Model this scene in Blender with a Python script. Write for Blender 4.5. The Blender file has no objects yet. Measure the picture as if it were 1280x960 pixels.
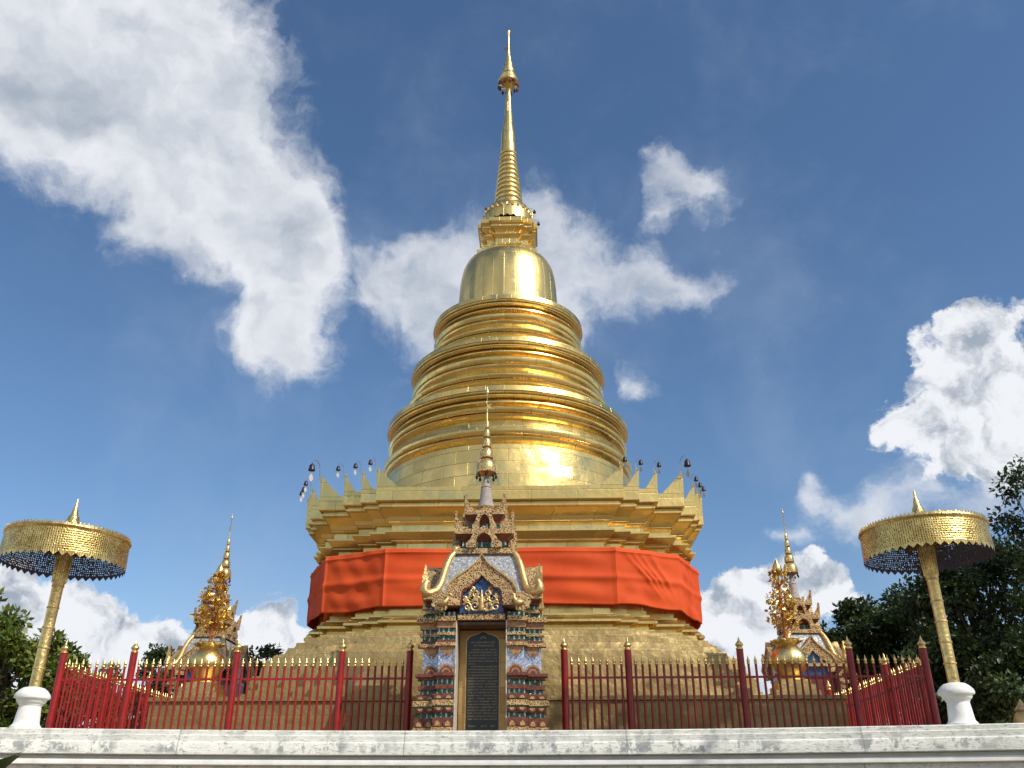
import bpy, bmesh, math, random
import numpy as np
from mathutils import Vector, Matrix
R = math.radians
S = bpy.context.scene
COL = S.collection

# ------------------------------------------------------------------ camera
FPX, PITCH, YAW = 1120.0, 25.8, 1.9
CAM = np.array([1.21, -29.98, 1.6])
cd = bpy.data.cameras.new('camera'); cam = bpy.data.objects.new('camera', cd); COL.objects.link(cam)
cam.location = CAM; cam.rotation_euler = (R(90 + PITCH), 0, R(YAW))
cd.sensor_width = 36; cd.lens = 36 * FPX / 1280; cd.clip_end = 5000; cd.clip_start = .05
S.camera = cam
RT = np.array([math.cos(R(YAW)), math.sin(R(YAW)), 0]); FH = np.array([-math.sin(R(YAW)), math.cos(R(YAW)), 0])
FW = FH * math.cos(R(PITCH)) + np.array([0, 0, math.sin(R(PITCH))]); UP = -FH * math.sin(R(PITCH)) + np.array([0, 0, math.cos(R(PITCH))])
def ray(x, y): return RT * (x - 640) / FPX + UP * (480 - y) / FPX + FW
def at(x, y, Y): d = ray(x, y); return CAM + d * ((Y - CAM[1]) / d[1])

# ------------------------------------------------------------------ light
SUN_EL, SUN_AZ = 42.0, 50.0          # azimuth: degrees to the right of straight behind the camera (-Y towards +X)
sd = Vector((math.sin(R(SUN_AZ)) * math.cos(R(SUN_EL)), -math.cos(R(SUN_AZ)) * math.cos(R(SUN_EL)), math.sin(R(SUN_EL))))
sl = bpy.data.lights.new('sun', 'SUN'); so = bpy.data.objects.new('sun', sl); COL.objects.link(so)
sl.energy = 4.2; sl.angle = R(.53); sl.color = (1, .95, .86)
so.rotation_euler = sd.to_track_quat('Z', 'Y').to_euler()
S.view_settings.view_transform = 'Standard'; S.view_settings.look = 'None'
S.view_settings.exposure = 0.0; S.view_settings.gamma = 1

W = bpy.data.worlds.new('World'); S.world = W; W.use_nodes = True
SKY_STRENGTH = .13
SKY_SAT = 1.12
def build_world():
    nt = W.node_tree; N = nt.nodes; L = nt.links; N.clear()
    def n(t, **k):
        x = N.new(t)
        for a, b in k.items(): setattr(x, a, b)
        return x
    def math_(op, a, b=None, c=None, clamp=False):
        m = n('ShaderNodeMath', operation=op, use_clamp=clamp)
        for i, v in enumerate((a, b, c)):
            if v is None: continue
            if hasattr(v, 'is_linked'): L.new(v, m.inputs[i])
            else: m.inputs[i].default_value = v
        return m.outputs[0]
    def sm(v, a, b, lo=0., hi=1.):
        m = n('ShaderNodeMapRange', interpolation_type='SMOOTHSTEP')
        L.new(v, m.inputs['Value']); m.inputs['From Min'].default_value = a; m.inputs['From Max'].default_value = b
        m.inputs['To Min'].default_value = lo; m.inputs['To Max'].default_value = hi
        return m.outputs[0]
    out = n('ShaderNodeOutputWorld'); bg = n('ShaderNodeBackground'); bg.inputs[1].default_value = SKY_STRENGTH
    L.new(bg.outputs[0], out.inputs[0])
    sky = n('ShaderNodeTexSky', sky_type='NISHITA'); sky.sun_disc = False
    sky.sun_elevation = R(SUN_EL); sky.sun_rotation = R(180 - SUN_AZ)
    sky.altitude = 200; sky.air_density = 1.0; sky.dust_density = .6; sky.ozone_density = 2.2
    tc = n('ShaderNodeTexCoord'); D0 = tc.outputs['Generated']
    def noise(vec, scale, detail, rough=.55, dist=0.):
        x = n('ShaderNodeTexNoise'); x.inputs['Scale'].default_value = scale; x.inputs['Detail'].default_value = detail
        x.inputs['Roughness'].default_value = rough; x.inputs['Distortion'].default_value = dist
        L.new(vec, x.inputs['Vector']); return x
    # domain warp gives the lobes ragged, billowing outlines
    w = noise(D0, 6, 3); w2 = noise(D0, 21, 5, .6)
    def vm(op, a, b):
        m = n('ShaderNodeVectorMath', operation=op)
        for i, v in enumerate((a, b)):
            if hasattr(v, 'is_linked'): L.new(v, m.inputs[i])
            elif isinstance(v, (int, float)): m.inputs['Scale'].default_value = v
            else: m.inputs[i].default_value = v
        return m.outputs['Value'] if op == 'DISTANCE' else m.outputs[0]
    wa = vm('SCALE', vm('SUBTRACT', w.outputs['Color'], (.5, .5, .5)), .10)
    wb = vm('SCALE', vm('SUBTRACT', w2.outputs['Color'], (.5, .5, .5)), .05)
    D1 = vm('ADD', D0, wa); D2 = vm('ADD', D1, wb)
    def lobes(lst, vec):
        acc = None
        for (x, y, r) in lst:
            d = ray(x, y); q = float(d @ d); d = d / math.sqrt(q)
            ra = r / FPX / q ** .75
            v = math_('MULTIPLY_ADD', vm('DISTANCE', vec, tuple(d)), -1 / (1.55 * ra), 1., clamp=True)
            acc = math_('MULTIPLY', v, v) if acc is None else math_('MULTIPLY_ADD', v, v, acc)
        return acc
    big = [(60, 50, 120), (160, 50, 130), (240, 30, 90), (285, 105, 90), (120, 150, 120), (200, 195, 110), (310, 195, 92), (35, 170, 95),
           (260, 265, 92), (335, 265, 85), (385, 265, 62), (350, 330, 70), (395, 325, 60), (365, 395, 76), (385, 440, 50), (325, 430, 44), (10, 100, 100), (185, 285, 62)]
    mid = [(535, 295, 46), (500, 335, 62), (570, 345, 74), (465, 372, 45), (510, 410, 66), (630, 330, 74), (715, 292, 62), (745, 345, 74), (805, 348, 62),
           (682, 245, 36), (700, 390, 66), (862, 365, 46), (560, 430, 60), (905, 357, 30), (775, 488, 30), (828, 198, 24), (858, 220, 32), (893, 232, 36), (907, 268, 28), (838, 256, 20), (812, 186, 14), (795, 500, 22),
           (1150, 615, 44), (1235, 615, 66), (1110, 640, 40), (1028, 618, 40), (1064, 648, 46), (990, 668, 30), (958, 664, 20), (1100, 672, 40), (1200, 660, 60), (1040, 585, 22)]
    cum = [(1238, 430, 46), (1202, 456, 54), (1160, 474, 45), (1274, 470, 48), (1192, 508, 62), (1140, 528, 44), (1245, 525, 70), (1185, 565, 62), (1276, 585, 66),
           (1000, 735, 40), (1012, 700, 22), (912, 735, 30), (895, 785, 50), (945, 757, 40), (1040, 752, 40), (930, 810, 60), (985, 790, 60),
           (20, 752, 66), (75, 762, 66), (118, 770, 46), (10, 715, 40), (175, 812, 46), (216, 806, 36), (345, 782, 38), (318, 802, 38), (140, 812, 54), (380, 805, 34), (270, 838, 46), (60, 830, 90), (350, 830, 60)]
    fb = noise(D2, 8, 12, .60); fine = noise(D2, 24, 9, .6)
    def dens(L_, amp, fv): return math_('ADD', L_, math_('MULTIPLY', math_('SUBTRACT', fv, .5), math_('MULTIPLY', sm(L_, .0, .16), amp)))
    f1 = fb.outputs['Fac']; f2 = fine.outputs['Fac']
    lA, lB, lC = lobes(big, D2), lobes(mid, D2), lobes(cum, D2)
    dA = dens(dens(lA, 2.4, f1), .7, f2); dB = dens(dens(lB, 3.0, f1), 1.1, f2); dC = dens(dens(lC, 2.0, f2), 1.0, f1)
    aA = sm(dA, .06, .95, 0, .97); aB = sm(dB, .10, 1.3, 0, .84); aC = sm(dC, .22, .55)
    # the rest of the sky, outside the picture: scattered cloud, with cover added to whiten the gold's reflections
    far = noise(D1, 2.6, 7, .58)
    dot = n('ShaderNodeVectorMath', operation='DOT_PRODUCT'); L.new(D0, dot.inputs[0]); dot.inputs[1].default_value = tuple(FW)
    aD = math_('MULTIPLY', sm(far.outputs['Fac'], .47, .60), sm(dot.outputs['Value'], .55, .8, 1, 0))
    # veil of thin high cloud
    veil = noise(D1, 2.6, 9, .62); aV = sm(veil.outputs['Fac'], .44, .78, 0, .38)
    al = math_('MAXIMUM', math_('MAXIMUM', aA, aB), math_('MAXIMUM', aC, aD))
    # relief: difference of the density noise towards the sun
    off = tuple(Vector(RT) * .010 + Vector(UP) * .022)
    def relief(scale, detail, k):
        p = noise(vm('ADD', D2, tuple(x * k for x in off)), scale, detail, .55); q = noise(D2, scale, detail, .55)
        return math_('SUBTRACT', q.outputs['Fac'], p.outputs['Fac'])
    rs_ = relief(7, 4, 1.6); rc_ = relief(17, 7, .8)
    thick = math_('MAXIMUM', sm(lA, .6, 2.6), math_('MAXIMUM', sm(dB, .6, 2.2, 0, .8), sm(dC, .7, 2.6, 0, .75)))
    crisp = sm(aC, .2, .8, .18, 1.); soft = sm(aC, .2, .8, .55, 1.)
    br = math_('ADD', math_('MULTIPLY_ADD', thick, -.40, .76), math_('MULTIPLY', aC, .16))
    br = math_('ADD', br, math_('ADD', math_('MULTIPLY', math_('MULTIPLY', rs_, 1.9), soft), math_('MULTIPLY', math_('MULTIPLY', rc_, crisp), 3.2)))
    br = sm(br, .12, 1.02)
    ramp = n('ShaderNodeValToRGB'); L.new(br, ramp.inputs[0])
    e = ramp.color_ramp.elements
    CW = 1 / SKY_STRENGTH
    e[0].color = (.36 * CW, .42 * CW, .51 * CW, 1); e[1].color = (.88 * CW, .90 * CW, .94 * CW, 1)
    def mix(f, a, b):
        m = n('ShaderNodeMix', data_type='RGBA'); m.clamp_factor = True
        L.new(f, m.inputs[0])
        for i, v in ((6, a), (7, b)):
            if hasattr(v, 'is_linked'): L.new(v, m.inputs[i])
            else: m.inputs[i].default_value = v
        return m.outputs[2]
    hs = n('ShaderNodeHueSaturation'); hs.inputs['Saturation'].default_value = SKY_SAT; hs.inputs['Value'].default_value = 1.; L.new(sky.outputs[0], hs.inputs['Color'])
    base = mix(aV, hs.outputs[0], (.42 * CW, .52 * CW, .68 * CW, 1))
    L.new(mix(al, base, ramp.outputs[0]), bg.inputs[0])
build_world()

# ------------------------------------------------------------------ mesh helpers
class MB:
    def __init__(s): s.v = []; s.f = []; s.u = []; s.m = []
    def add(s, vs, fs, uvs=None, mi=0):
        o = len(s.v); s.v += [tuple(map(float, p)) for p in vs]
        for i, f in enumerate(fs):
            s.f.append([o + k for k in f]); s.u.append(uvs[i] if uvs else None); s.m.append(mi)
        return s
    def box(s, x0, x1, y0, y1, z0, z1, mi=0):
        vs = [(x, y, z) for z in (z0, z1) for y in (y0, y1) for x in (x0, x1)]
        return s.add(vs, [(0, 2, 3, 1), (4, 5, 7, 6), (0, 1, 5, 4), (1, 3, 7, 5), (3, 2, 6, 7), (2, 0, 4, 6)], mi=mi)
    def cbox(s, cx, cy, hx, hy, z0, z1, mi=0): return s.box(cx - hx, cx + hx, cy - hy, cy + hy, z0, z1, mi)
    def frustum(s, hx0, hy0, z0, hx1, hy1, z1, cx=0, cy=0, mi=0):
        vs = [(cx - hx0, cy - hy0, z0), (cx + hx0, cy - hy0, z0), (cx + hx0, cy + hy0, z0), (cx - hx0, cy + hy0, z0),
              (cx - hx1, cy - hy1, z1), (cx + hx1, cy - hy1, z1), (cx + hx1, cy + hy1, z1), (cx - hx1, cy + hy1, z1)]
        return s.add(vs, [(3, 2, 1, 0), (4, 5, 6, 7), (0, 1, 5, 4), (1, 2, 6, 5), (2, 3, 7, 6), (3, 0, 4, 7)], mi=mi)
    def loft(s, rings, closed=True, caps=True, mi=0, uv=True):
        n = len(rings[0]); vs = [p for r in rings for p in r]; fs = []; us = []
        rr = [np.array(r, float) for r in rings]
        per = [0.]; big = max(rr, key=lambda r: np.linalg.norm(r - r.mean(0), axis=1).max())
        for k in range(n): per.append(per[-1] + float(np.linalg.norm(big[(k + 1) % n] - big[k])))
        vv = [0.]
        for i in range(len(rr) - 1): vv.append(vv[-1] + float(np.linalg.norm(rr[i + 1] - rr[i], axis=1).max()))
        for i in range(len(rings) - 1):
            for k in range(n if closed else n - 1):
                k2 = (k + 1) % n
                fs.append((i * n + k, i * n + k2, (i + 1) * n + k2, (i + 1) * n + k))
                us.append([(per[k], vv[i]), (per[k + 1], vv[i]), (per[k + 1], vv[i + 1]), (per[k], vv[i + 1])] if uv else None)
        if caps and closed:
            fs.append(tuple(reversed(range(n)))); us.append(None)
            fs.append(tuple((len(rings) - 1) * n + k for k in range(n))); us.append(None)
        return s.add(vs, fs, us, mi)
    def lathe(s, prof, seg=32, c=(0, 0, 0), caps=True, mi=0):
        rings = []
        for r, z in prof:
            r = max(r, 1e-4)
            rings.append([(c[0] + r * math.cos(2 * math.pi * k / seg), c[1] + r * math.sin(2 * math.pi * k / seg), c[2] + z) for k in range(seg)])
        if prof[0][1] > prof[-1][1]: rings = rings[::-1]
        return s.loft(rings, caps=caps, mi=mi)
    def tube(s, path, rad, seg=8, mi=0):
        P = [Vector(p) for p in path]; rad = rad if hasattr(rad, '__len__') else [rad] * len(P)
        rings = []; nrm = None
        for i, p in enumerate(P):
            t = (P[min(i + 1, len(P) - 1)] - P[max(i - 1, 0)]).normalized()
            if nrm is None: nrm = t.cross(Vector((0, 0, 1)) if abs(t.z) < .9 else Vector((1, 0, 0))).normalized()
            nrm = (nrm - t * nrm.dot(t)).normalized(); b = t.cross(nrm)
            rings.append([tuple(p + (nrm * math.cos(2 * math.pi * k / seg) + b * math.sin(2 * math.pi * k / seg)) * rad[i]) for k in range(seg)])
        return s.loft(rings, mi=mi)
    def plate(s, outline, y0, y1, hole=None, mi=0, rot=None):
        """outline in (x, z) extruded from y0 (front) to y1 (back)"""
        n = len(outline)
        tr = rot or (lambda p: p)
        vs = [tr((x, y0, z)) for x, z in outline] + [tr((x, y1, z)) for x, z in outline]
        fs = [tuple(range(n)), tuple(reversed(range(n, 2 * n)))]
        for k in range(n): fs.append((k, k + n, (k + 1) % n + n, (k + 1) % n))
        return s.add(vs, fs, mi=mi)
    def band(s, outer, inner, y0, y1, mi=0, rot=None, yin=None):
        """strip between two open (x, z) lines of equal length, with thickness"""
        n = len(outer); tr = rot or (lambda p: p); yi = y0 if yin is None else yin
        vs = [tr((x, y0, z)) for x, z in outer] + [tr((x, yi, z)) for x, z in inner] + [tr((x, y1, z)) for x, z in outer] + [tr((x, y1, z)) for x, z in inner]
        fs = []
        for k in range(n - 1):
            fs += [(k, k + 1, n + k + 1, n + k), (2 * n + k, 3 * n + k, 3 * n + k + 1, 2 * n + k + 1), (k, 2 * n + k, 2 * n + k + 1, k + 1), (n + k, n + k + 1, 3 * n + k + 1, 3 * n + k)]
        fs += [(0, n, 3 * n, 2 * n), (n - 1, 3 * n - 1, 4 * n - 1, 2 * n - 1)]
        return s.add(vs, fs, mi=mi)
    def build(s, name, mats, parent=None, smooth=None, loc=None, fix=True):
        me = bpy.data.meshes.new(name); me.from_pydata(s.v, [], s.f); 
        mats = mats if isinstance(mats, (list, tuple)) else [mats]
        for m in mats: me.materials.append(m)
        me.polygons.foreach_set('material_index', s.m)
        uvl = me.uv_layers.new(name='UVMap'); co = np.array(s.v); data = np.zeros(len(me.loops) * 2)
        i = 0
        for f, u in zip(s.f, s.u):
            if u is None:
                p = co[f]; nn = np.cross(p[1] - p[0], p[2] - p[0]); ax = int(np.abs(nn).argmax())
                if ax == 0: u = p[:, [1, 2]]
                elif ax == 1: u = p[:, [0, 2]]
                else: u = p[:, [0, 1]]
            for q in u: data[i] = q[0]; data[i + 1] = q[1]; i += 2
        uvl.data.foreach_set('uv', data)
        if fix:
            bm = bmesh.new(); bm.from_mesh(me); bmesh.ops.recalc_face_normals(bm, faces=bm.faces); bm.to_mesh(me); bm.free()
        if smooth is not None:
            me.polygons.foreach_set('use_smooth', [True] * len(me.polygons)); me.set_sharp_from_angle(angle=R(smooth))
        me.update()
        o = bpy.data.objects.new(name, me); COL.objects.link(o)
        if parent: o.parent = parent
        if loc is not None: o.location = loc
        return o
def tag(o, label=None, cat=None, group=None, kind=None):
    for k, v in (('label', label), ('category', cat), ('group', group), ('kind', kind)):
        if v: o[k] = v
    return o
def empty(name, loc=(0, 0, 0), rz=0, **k):
    o = bpy.data.objects.new(name, None); COL.objects.link(o); o.location = loc; o.rotation_euler = (0, 0, rz); o.empty_display_size = .3
    return tag(o, **k)
def copy_tree(o, parent=None):
    c = o.copy(); COL.objects.link(c)
    if parent: c.parent = parent
    for ch in list(o.children): copy_tree(ch, c)
    return c
def frame_mb(): return MB()

# ------------------------------------------------------------------ materials
class NT:
    def __init__(s, name):
        s.m = bpy.data.materials.new(name); s.m.use_nodes = True; s.t = s.m.node_tree; s.N = s.t.nodes; s.L = s.t.links; s.N.clear()
        s.out = s.N.new('ShaderNodeOutputMaterial'); s.b = s.N.new('ShaderNodeBsdfPrincipled'); s.L.new(s.b.outputs[0], s.out.inputs[0])
        s.tc = s.N.new('ShaderNodeTexCoord')
    def n(s, t, **k):
        x = s.N.new(t)
        for a, b in k.items(): setattr(x, a, b)
        return x
    def set(s, inp, v):
        if hasattr(v, 'is_linked'): s.L.new(v, inp)
        else: inp.default_value = v
    def noise(s, scale, detail=4, rough=.55, vec='Object', dist=0, sc=None):
        x = s.n('ShaderNodeTexNoise'); x.inputs['Scale'].default_value = scale; x.inputs['Detail'].default_value = detail
        x.inputs['Roughness'].default_value = rough; x.inputs['Distortion'].default_value = dist
        v = s.tc.outputs[vec] if isinstance(vec, str) else vec
        if sc: v = s.scale(v, sc)
        s.L.new(v, x.inputs['Vector']); return x.outputs['Fac']
    def scale(s, v, sc):
        m = s.n('ShaderNodeMapping'); m.inputs['Scale'].default_value = sc; s.L.new(v, m.inputs['Vector']); return m.outputs[0]
    def math(s, op, a, b=None, c=None, clamp=False):
        m = s.n('ShaderNodeMath', operation=op, use_clamp=clamp)
        for i, v in enumerate((a, b, c)):
            if v is not None: s.set(m.inputs[i], v)
        return m.outputs[0]
    def sm(s, v, a, b, lo=0., hi=1.):
        m = s.n('ShaderNodeMapRange', interpolation_type='SMOOTHSTEP'); s.set(m.inputs['Value'], v)
        for k, q in (('From Min', a), ('From Max', b), ('To Min', lo), ('To Max', hi)): m.inputs[k].default_value = q
        return m.outputs[0]
    def mix(s, f, a, b, mode='MIX'):
        m = s.n('ShaderNodeMix', data_type='RGBA', blend_type=mode); s.set(m.inputs[0], f)
        for i, v in ((6, a), (7, b)): s.set(m.inputs[i], (*v, 1) if isinstance(v, tuple) and len(v) == 3 else v)
        return m.outputs[2]
    def voro(s, scale, vec='UV', feature='F1', sc=None, rand=1.):
        x = s.n('ShaderNodeTexVoronoi', feature=feature); x.inputs['Scale'].default_value = scale; x.inputs['Randomness'].default_value = rand
        v = s.tc.outputs[vec]
        if sc: v = s.scale(v, sc)
        s.L.new(v, x.inputs['Vector']); return x
    def brick(s, w, h, mortar, sc=(1, 1, 1), off=.5):
        x = s.n('ShaderNodeTexBrick'); x.offset = off; x.inputs['Scale'].default_value = 1; x.inputs['Brick Width'].default_value = w; x.inputs['Row Height'].default_value = h
        x.inputs['Mortar Size'].default_value = mortar; x.inputs['Mortar Smooth'].default_value = .3; x.inputs['Color1'].default_value = (0, 0, 0, 1); x.inputs['Color2'].default_value = (1, 1, 1, 1)
        x.inputs['Mortar'].default_value = (.5, .5, .5, 1)
        s.L.new(s.tc.outputs['UV'], x.inputs['Vector']); return x
    def bump(s, h, dist=.02, strength=1., normal=None):
        b = s.n('ShaderNodeBump'); b.inputs['Strength'].default_value = strength; b.inputs['Distance'].default_value = dist; s.set(b.inputs['Height'], h)
        if normal is not None: s.L.new(normal, b.inputs['Normal'])
        return b.outputs[0]
    def fin(s, col=None, rough=None, metal=None, normal=None, **k):
        if col is not None: s.set(s.b.inputs['Base Color'], (*col, 1) if isinstance(col, tuple) and len(col) == 3 else col)
        if rough is not None: s.set(s.b.inputs['Roughness'], rough)
        if metal is not None: s.set(s.b.inputs['Metallic'], metal)
        if normal is not None: s.L.new(normal, s.b.inputs['Normal'])
        for a, v in k.items(): s.set(s.b.inputs[a.replace('_', ' ')], v)
        return s.m

GOLD = (.86, .635, .24)
def brass(name, pw, ph, col=GOLD, dark=(.60, .42, .13), rough=.27, wob=.012, dirt=.35, stain=(.42, .20, .10), seam=.011, tilt=.035, metal=1., mort=.5):
    """old gilt copper sheet: riveted panels, each a little different, dented and spotted"""
    a = NT(name)
    br = a.brick(pw, ph, seam)
    tone = a.n('ShaderNodeSeparateColor'); a.L.new(br.outputs['Color'], tone.inputs[0])
    big = a.noise(.9, 5, .6)
    c = a.mix(a.math('MULTIPLY', tone.outputs[0], .45), col, dark)
    c = a.mix(a.sm(big, .42, .75, 0, .55), c, (dark[0] * .9, dark[1] * .95, dark[2] * 1.1))
    sp = a.noise(6, 6, .7)
    c = a.mix(a.sm(sp, .63, .72, 0, dirt), c, stain)
    spot = a.voro(3.2, 'Object').outputs['Distance']
    c = a.mix(a.sm(spot, .02, .075, dirt * 1.6, 0), c, (.08, .05, .02))
    c = a.mix(a.math('MULTIPLY', br.outputs['Fac'], mort), c, (.22, .13, .04))
    r = a.math('ADD', a.math('MULTIPLY', tone.outputs[0], .10), a.sm(big, .3, .75, rough - .05, rough + .12))
    lo = a.noise(2.2, 3, .5); hi = a.noise(14, 4, .6)
    h = a.math('ADD', a.math('MULTIPLY', lo, 1.), a.math('MULTIPLY', hi, .10))
    h = a.math('ADD', h, a.math('MULTIPLY', br.outputs['Fac'], -.25))
    h = a.math('ADD', h, a.math('MULTIPLY', tone.outputs[0], .2))
    cb = a.n('ShaderNodeCombineXYZ')
    for i, k in enumerate((41., 67., 29.)): a.L.new(a.math('SINE', a.math('MULTIPLY', tone.outputs[0], k)), cb.inputs[i])
    sc = a.n('ShaderNodeVectorMath', operation='SCALE'); a.L.new(cb.outputs[0], sc.inputs[0]); sc.inputs['Scale'].default_value = tilt
    geo = a.n('ShaderNodeNewGeometry'); ad = a.n('ShaderNodeVectorMath', operation='ADD'); a.L.new(geo.outputs['Normal'], ad.inputs[0]); a.L.new(sc.outputs[0], ad.inputs[1])
    no = a.n('ShaderNodeVectorMath', operation='NORMALIZE'); a.L.new(ad.outputs[0], no.inputs[0])
    return a.fin(c, r, metal, a.bump(h, wob * 4, .55, no.outputs[0]))
M = {}
M['drum'] = brass('brass_sheet_large', .85, .42)
M['ring'] = brass('brass_sheet_ring', .6, .5, rough=.24, wob=.008)
M['bell'] = brass('brass_sheet_bell', .42, 2.5, rough=.26, wob=.006, dirt=.15)
M['base'] = brass('brass_sheet_base', 1.3, .45, rough=.3)
M['lower'] = brass('brass_sheet_weathered', 1.25, .60, col=(.43, .32, .14), dark=(.32, .225, .09), rough=.50, wob=.03, dirt=.6, metal=.8, mort=.3, seam=.007)
M['spire'] = brass('brass_spire', .5, .6, rough=.22, wob=.004, dirt=.1)
def simple(name, col, rough=.5, metal=0., var=.25, vs=6., bump=0., bs=30.):
    a = NT(name); nz = a.noise(vs, 5, .6)
    c = a.mix(a.sm(nz, .3, .75), tuple(min(1, x * (1 + var * .5)) for x in col), tuple(x * (1 - var) for x in col))
    nn = a.bump(a.noise(bs, 4), bump, 1.) if bump else None
    return a.fin(c, rough, metal, nn)
M['gold'] = simple('gold_paint', (.82, .60, .24), .3, 1., .3, 8, .01, 25)
M['gold_soft'] = simple('gold_leaf_dull', (.66, .45, .19), .42, .75, .35, 10, .01, 30)
M['red'] = simple('red_enamel', (.29, .012, .011), .28, 0, .35, 4, .004, 30)
M['darkred'] = simple('dark_red_lacquer', (.14, .022, .018), .4, 0, .4, 8)
M['wood'] = simple('dark_timber', (.10, .05, .03), .5, 0, .4, 8)
M['pinkgrey'] = simple('weathered_pinnacle_plaster', (.40, .34, .31), .6, 0, .35, 25, .02, 60)
M['bronze'] = simple('dark_bronze', (.035, .03, .035), .4, .6, .3)
M['tin'] = simple('tin_leaf', (.45, .42, .38), .5, .3, .2)
M['wire'] = simple('steel_wire', (.55, .55, .55), .3, 1., .1)
M['trim'] = simple('pale_trim', (.55, .5, .4), .5, 0, .3, 12)
def whitewash():
    a = NT('whitewash_stained')
    s1 = a.noise(2.4, 8, .72, sc=(1, 1, .5)); s2 = a.noise(5.5, 9, .72, sc=(1, 1, .75)); s3 = a.noise(22, 6, .7, sc=(.5, 1, 2.5))
    s4 = a.noise(1.1, 3, .5)
    k = a.math('MULTIPLY', a.sm(s2, .49, .56), a.sm(s4, .36, .52))
    k2 = a.sm(s3, .54, .66, 0, .75)
    sep = a.n('ShaderNodeSeparateXYZ'); a.L.new(a.tc.outputs['Object'], sep.inputs[0])
    c = a.mix(a.sm(s1, .35, .7), (.80, .79, .71), (.64, .64, .57))
    c = a.mix(a.math('MULTIPLY', a.math('MULTIPLY', k, a.sm(sep.outputs[2], 2.30, 2.34, .3, 1.)), a.sm(sep.outputs[2], 2.42, 2.47, .95, .4)), c, (.30, .31, .30))
    jx = a.math('FRACT', a.math('MULTIPLY', a.math('ADD', sep.outputs[0], .55), .36)); c = a.mix(a.sm(jx, .004, .009, .6, 0), c, (.25, .25, .24))
    c = a.mix(k2, c, (.20, .20, .21))
    return a.fin(c, .85, 0, a.bump(a.math('ADD', s3, a.math('MULTIPLY', s1, .6)), .012, .7))
M['wall'] = whitewash()
M['white'] = simple('white_plaster', (.78, .77, .72), .6, 0, .12, 5, .004, 20)
def filigree(name='gilt_filigree', gold=(.66, .45, .20), back=(.10, .022, .015), sc=20., cut=(.10, .17), metal=.35, rough=.42):
    """pierced and carved gilt ornament over red lacquer: scrolls between small openings, in relief"""
    a = NT(name)
    w = a.noise(7, 2, .5, 'UV'); 
    mp = a.n('ShaderNodeVectorMath', operation='ADD'); a.L.new(a.tc.outputs['UV'], mp.inputs[0])
    cb = a.n('ShaderNodeCombineXYZ'); a.L.new(a.math('MULTIPLY', w, .12), cb.inputs[0]); a.L.new(a.math('MULTIPLY', w, -.1), cb.inputs[1]); a.L.new(cb.outputs[0], mp.inputs[1])
    v = a.n('ShaderNodeTexVoronoi', feature='DISTANCE_TO_EDGE'); v.inputs['Scale'].default_value = sc; v.inputs['Randomness'].default_value = .8; a.L.new(mp.outputs[0], v.inputs['Vector'])
    v2 = a.n('ShaderNodeTexVoronoi', feature='F1'); v2.inputs['Scale'].default_value = sc; v2.inputs['Randomness'].default_value = .8; a.L.new(mp.outputs[0], v2.inputs['Vector'])
    hole = a.sm(v.outputs['Distance'], cut[0], cut[1])
    eye = a.sm(v2.outputs['Distance'], .16, .22, 1, 0)
    g = a.math('SUBTRACT', 1., a.math('MULTIPLY', hole, a.math('SUBTRACT', 1., eye)), clamp=True)
    c = a.mix(g, back, gold)
    c = a.mix(a.sm(a.noise(3, 4), .4, .7, 0, .5), c, a.mix(.6, c, (.36, .22, .12)))
    return a.fin(c, rough, a.math('MULTIPLY', g, metal), a.bump(g, .03, 1.))
M['fil'] = filigree()
M['fil_lo'] = filigree('gilt_filigree_fine', (.66, .44, .19), (.10, .03, .018), 25., (.10, .17))
def mosaic(name, cols, sc, grout, rough=.15, metal=.25, sep=.05):
    a = NT(name); v = a.voro(sc, 'UV', rand=.75); e = a.n('ShaderNodeTexVoronoi', feature='DISTANCE_TO_EDGE'); e.inputs['Scale'].default_value = sc; e.inputs['Randomness'].default_value = .75
    a.L.new(a.tc.outputs['UV'], e.inputs['Vector'])
    rr = a.n('ShaderNodeValToRGB'); rr.color_ramp.interpolation = 'CONSTANT'
    sepc = a.n('ShaderNodeSeparateColor'); a.L.new(v.outputs['Color'], sepc.inputs[0]); a.L.new(sepc.outputs[0], rr.inputs[0])
    el = rr.color_ramp.elements
    while len(el) < len(cols): el.new(.5)
    for i, c in enumerate(cols): el[i].position = i / len(cols); el[i].color = (*c, 1)
    c = a.mix(a.sm(e.outputs['Distance'], sep * .6, sep * 1.6), grout, rr.outputs[0])
    # every chip is set at its own tilt
    tilt = a.n('ShaderNodeVectorMath', operation='SCALE'); sub = a.n('ShaderNodeVectorMath', operation='SUBTRACT'); sub.inputs[1].default_value = (.5, .5, .5)
    a.L.new(v.outputs['Color'], sub.inputs[0]); a.L.new(sub.outputs[0], tilt.inputs[0]); tilt.inputs['Scale'].default_value = .22
    geo = a.n('ShaderNodeNewGeometry'); ad = a.n('ShaderNodeVectorMath', operation='ADD'); a.L.new(geo.outputs['Normal'], ad.inputs[0]); a.L.new(tilt.outputs[0], ad.inputs[1])
    no = a.n('ShaderNodeVectorMath', operation='NORMALIZE'); a.L.new(ad.outputs[0], no.inputs[0])
    return a.fin(c, rough, metal, no.outputs[0])
M['mirror'] = mosaic('blue_mirror_mosaic', [(.55, .60, .72), (.36, .42, .58), (.70, .74, .82), (.45, .52, .70)], 26, (.30, .32, .38), .22, .45)
M['roofmos'] = mosaic('silver_mirror_mosaic', [(.46, .47, .48), (.34, .36, .39), (.56, .56, .56), (.40, .41, .41)], 24, (.17, .17, .18), .4, .15)
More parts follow.
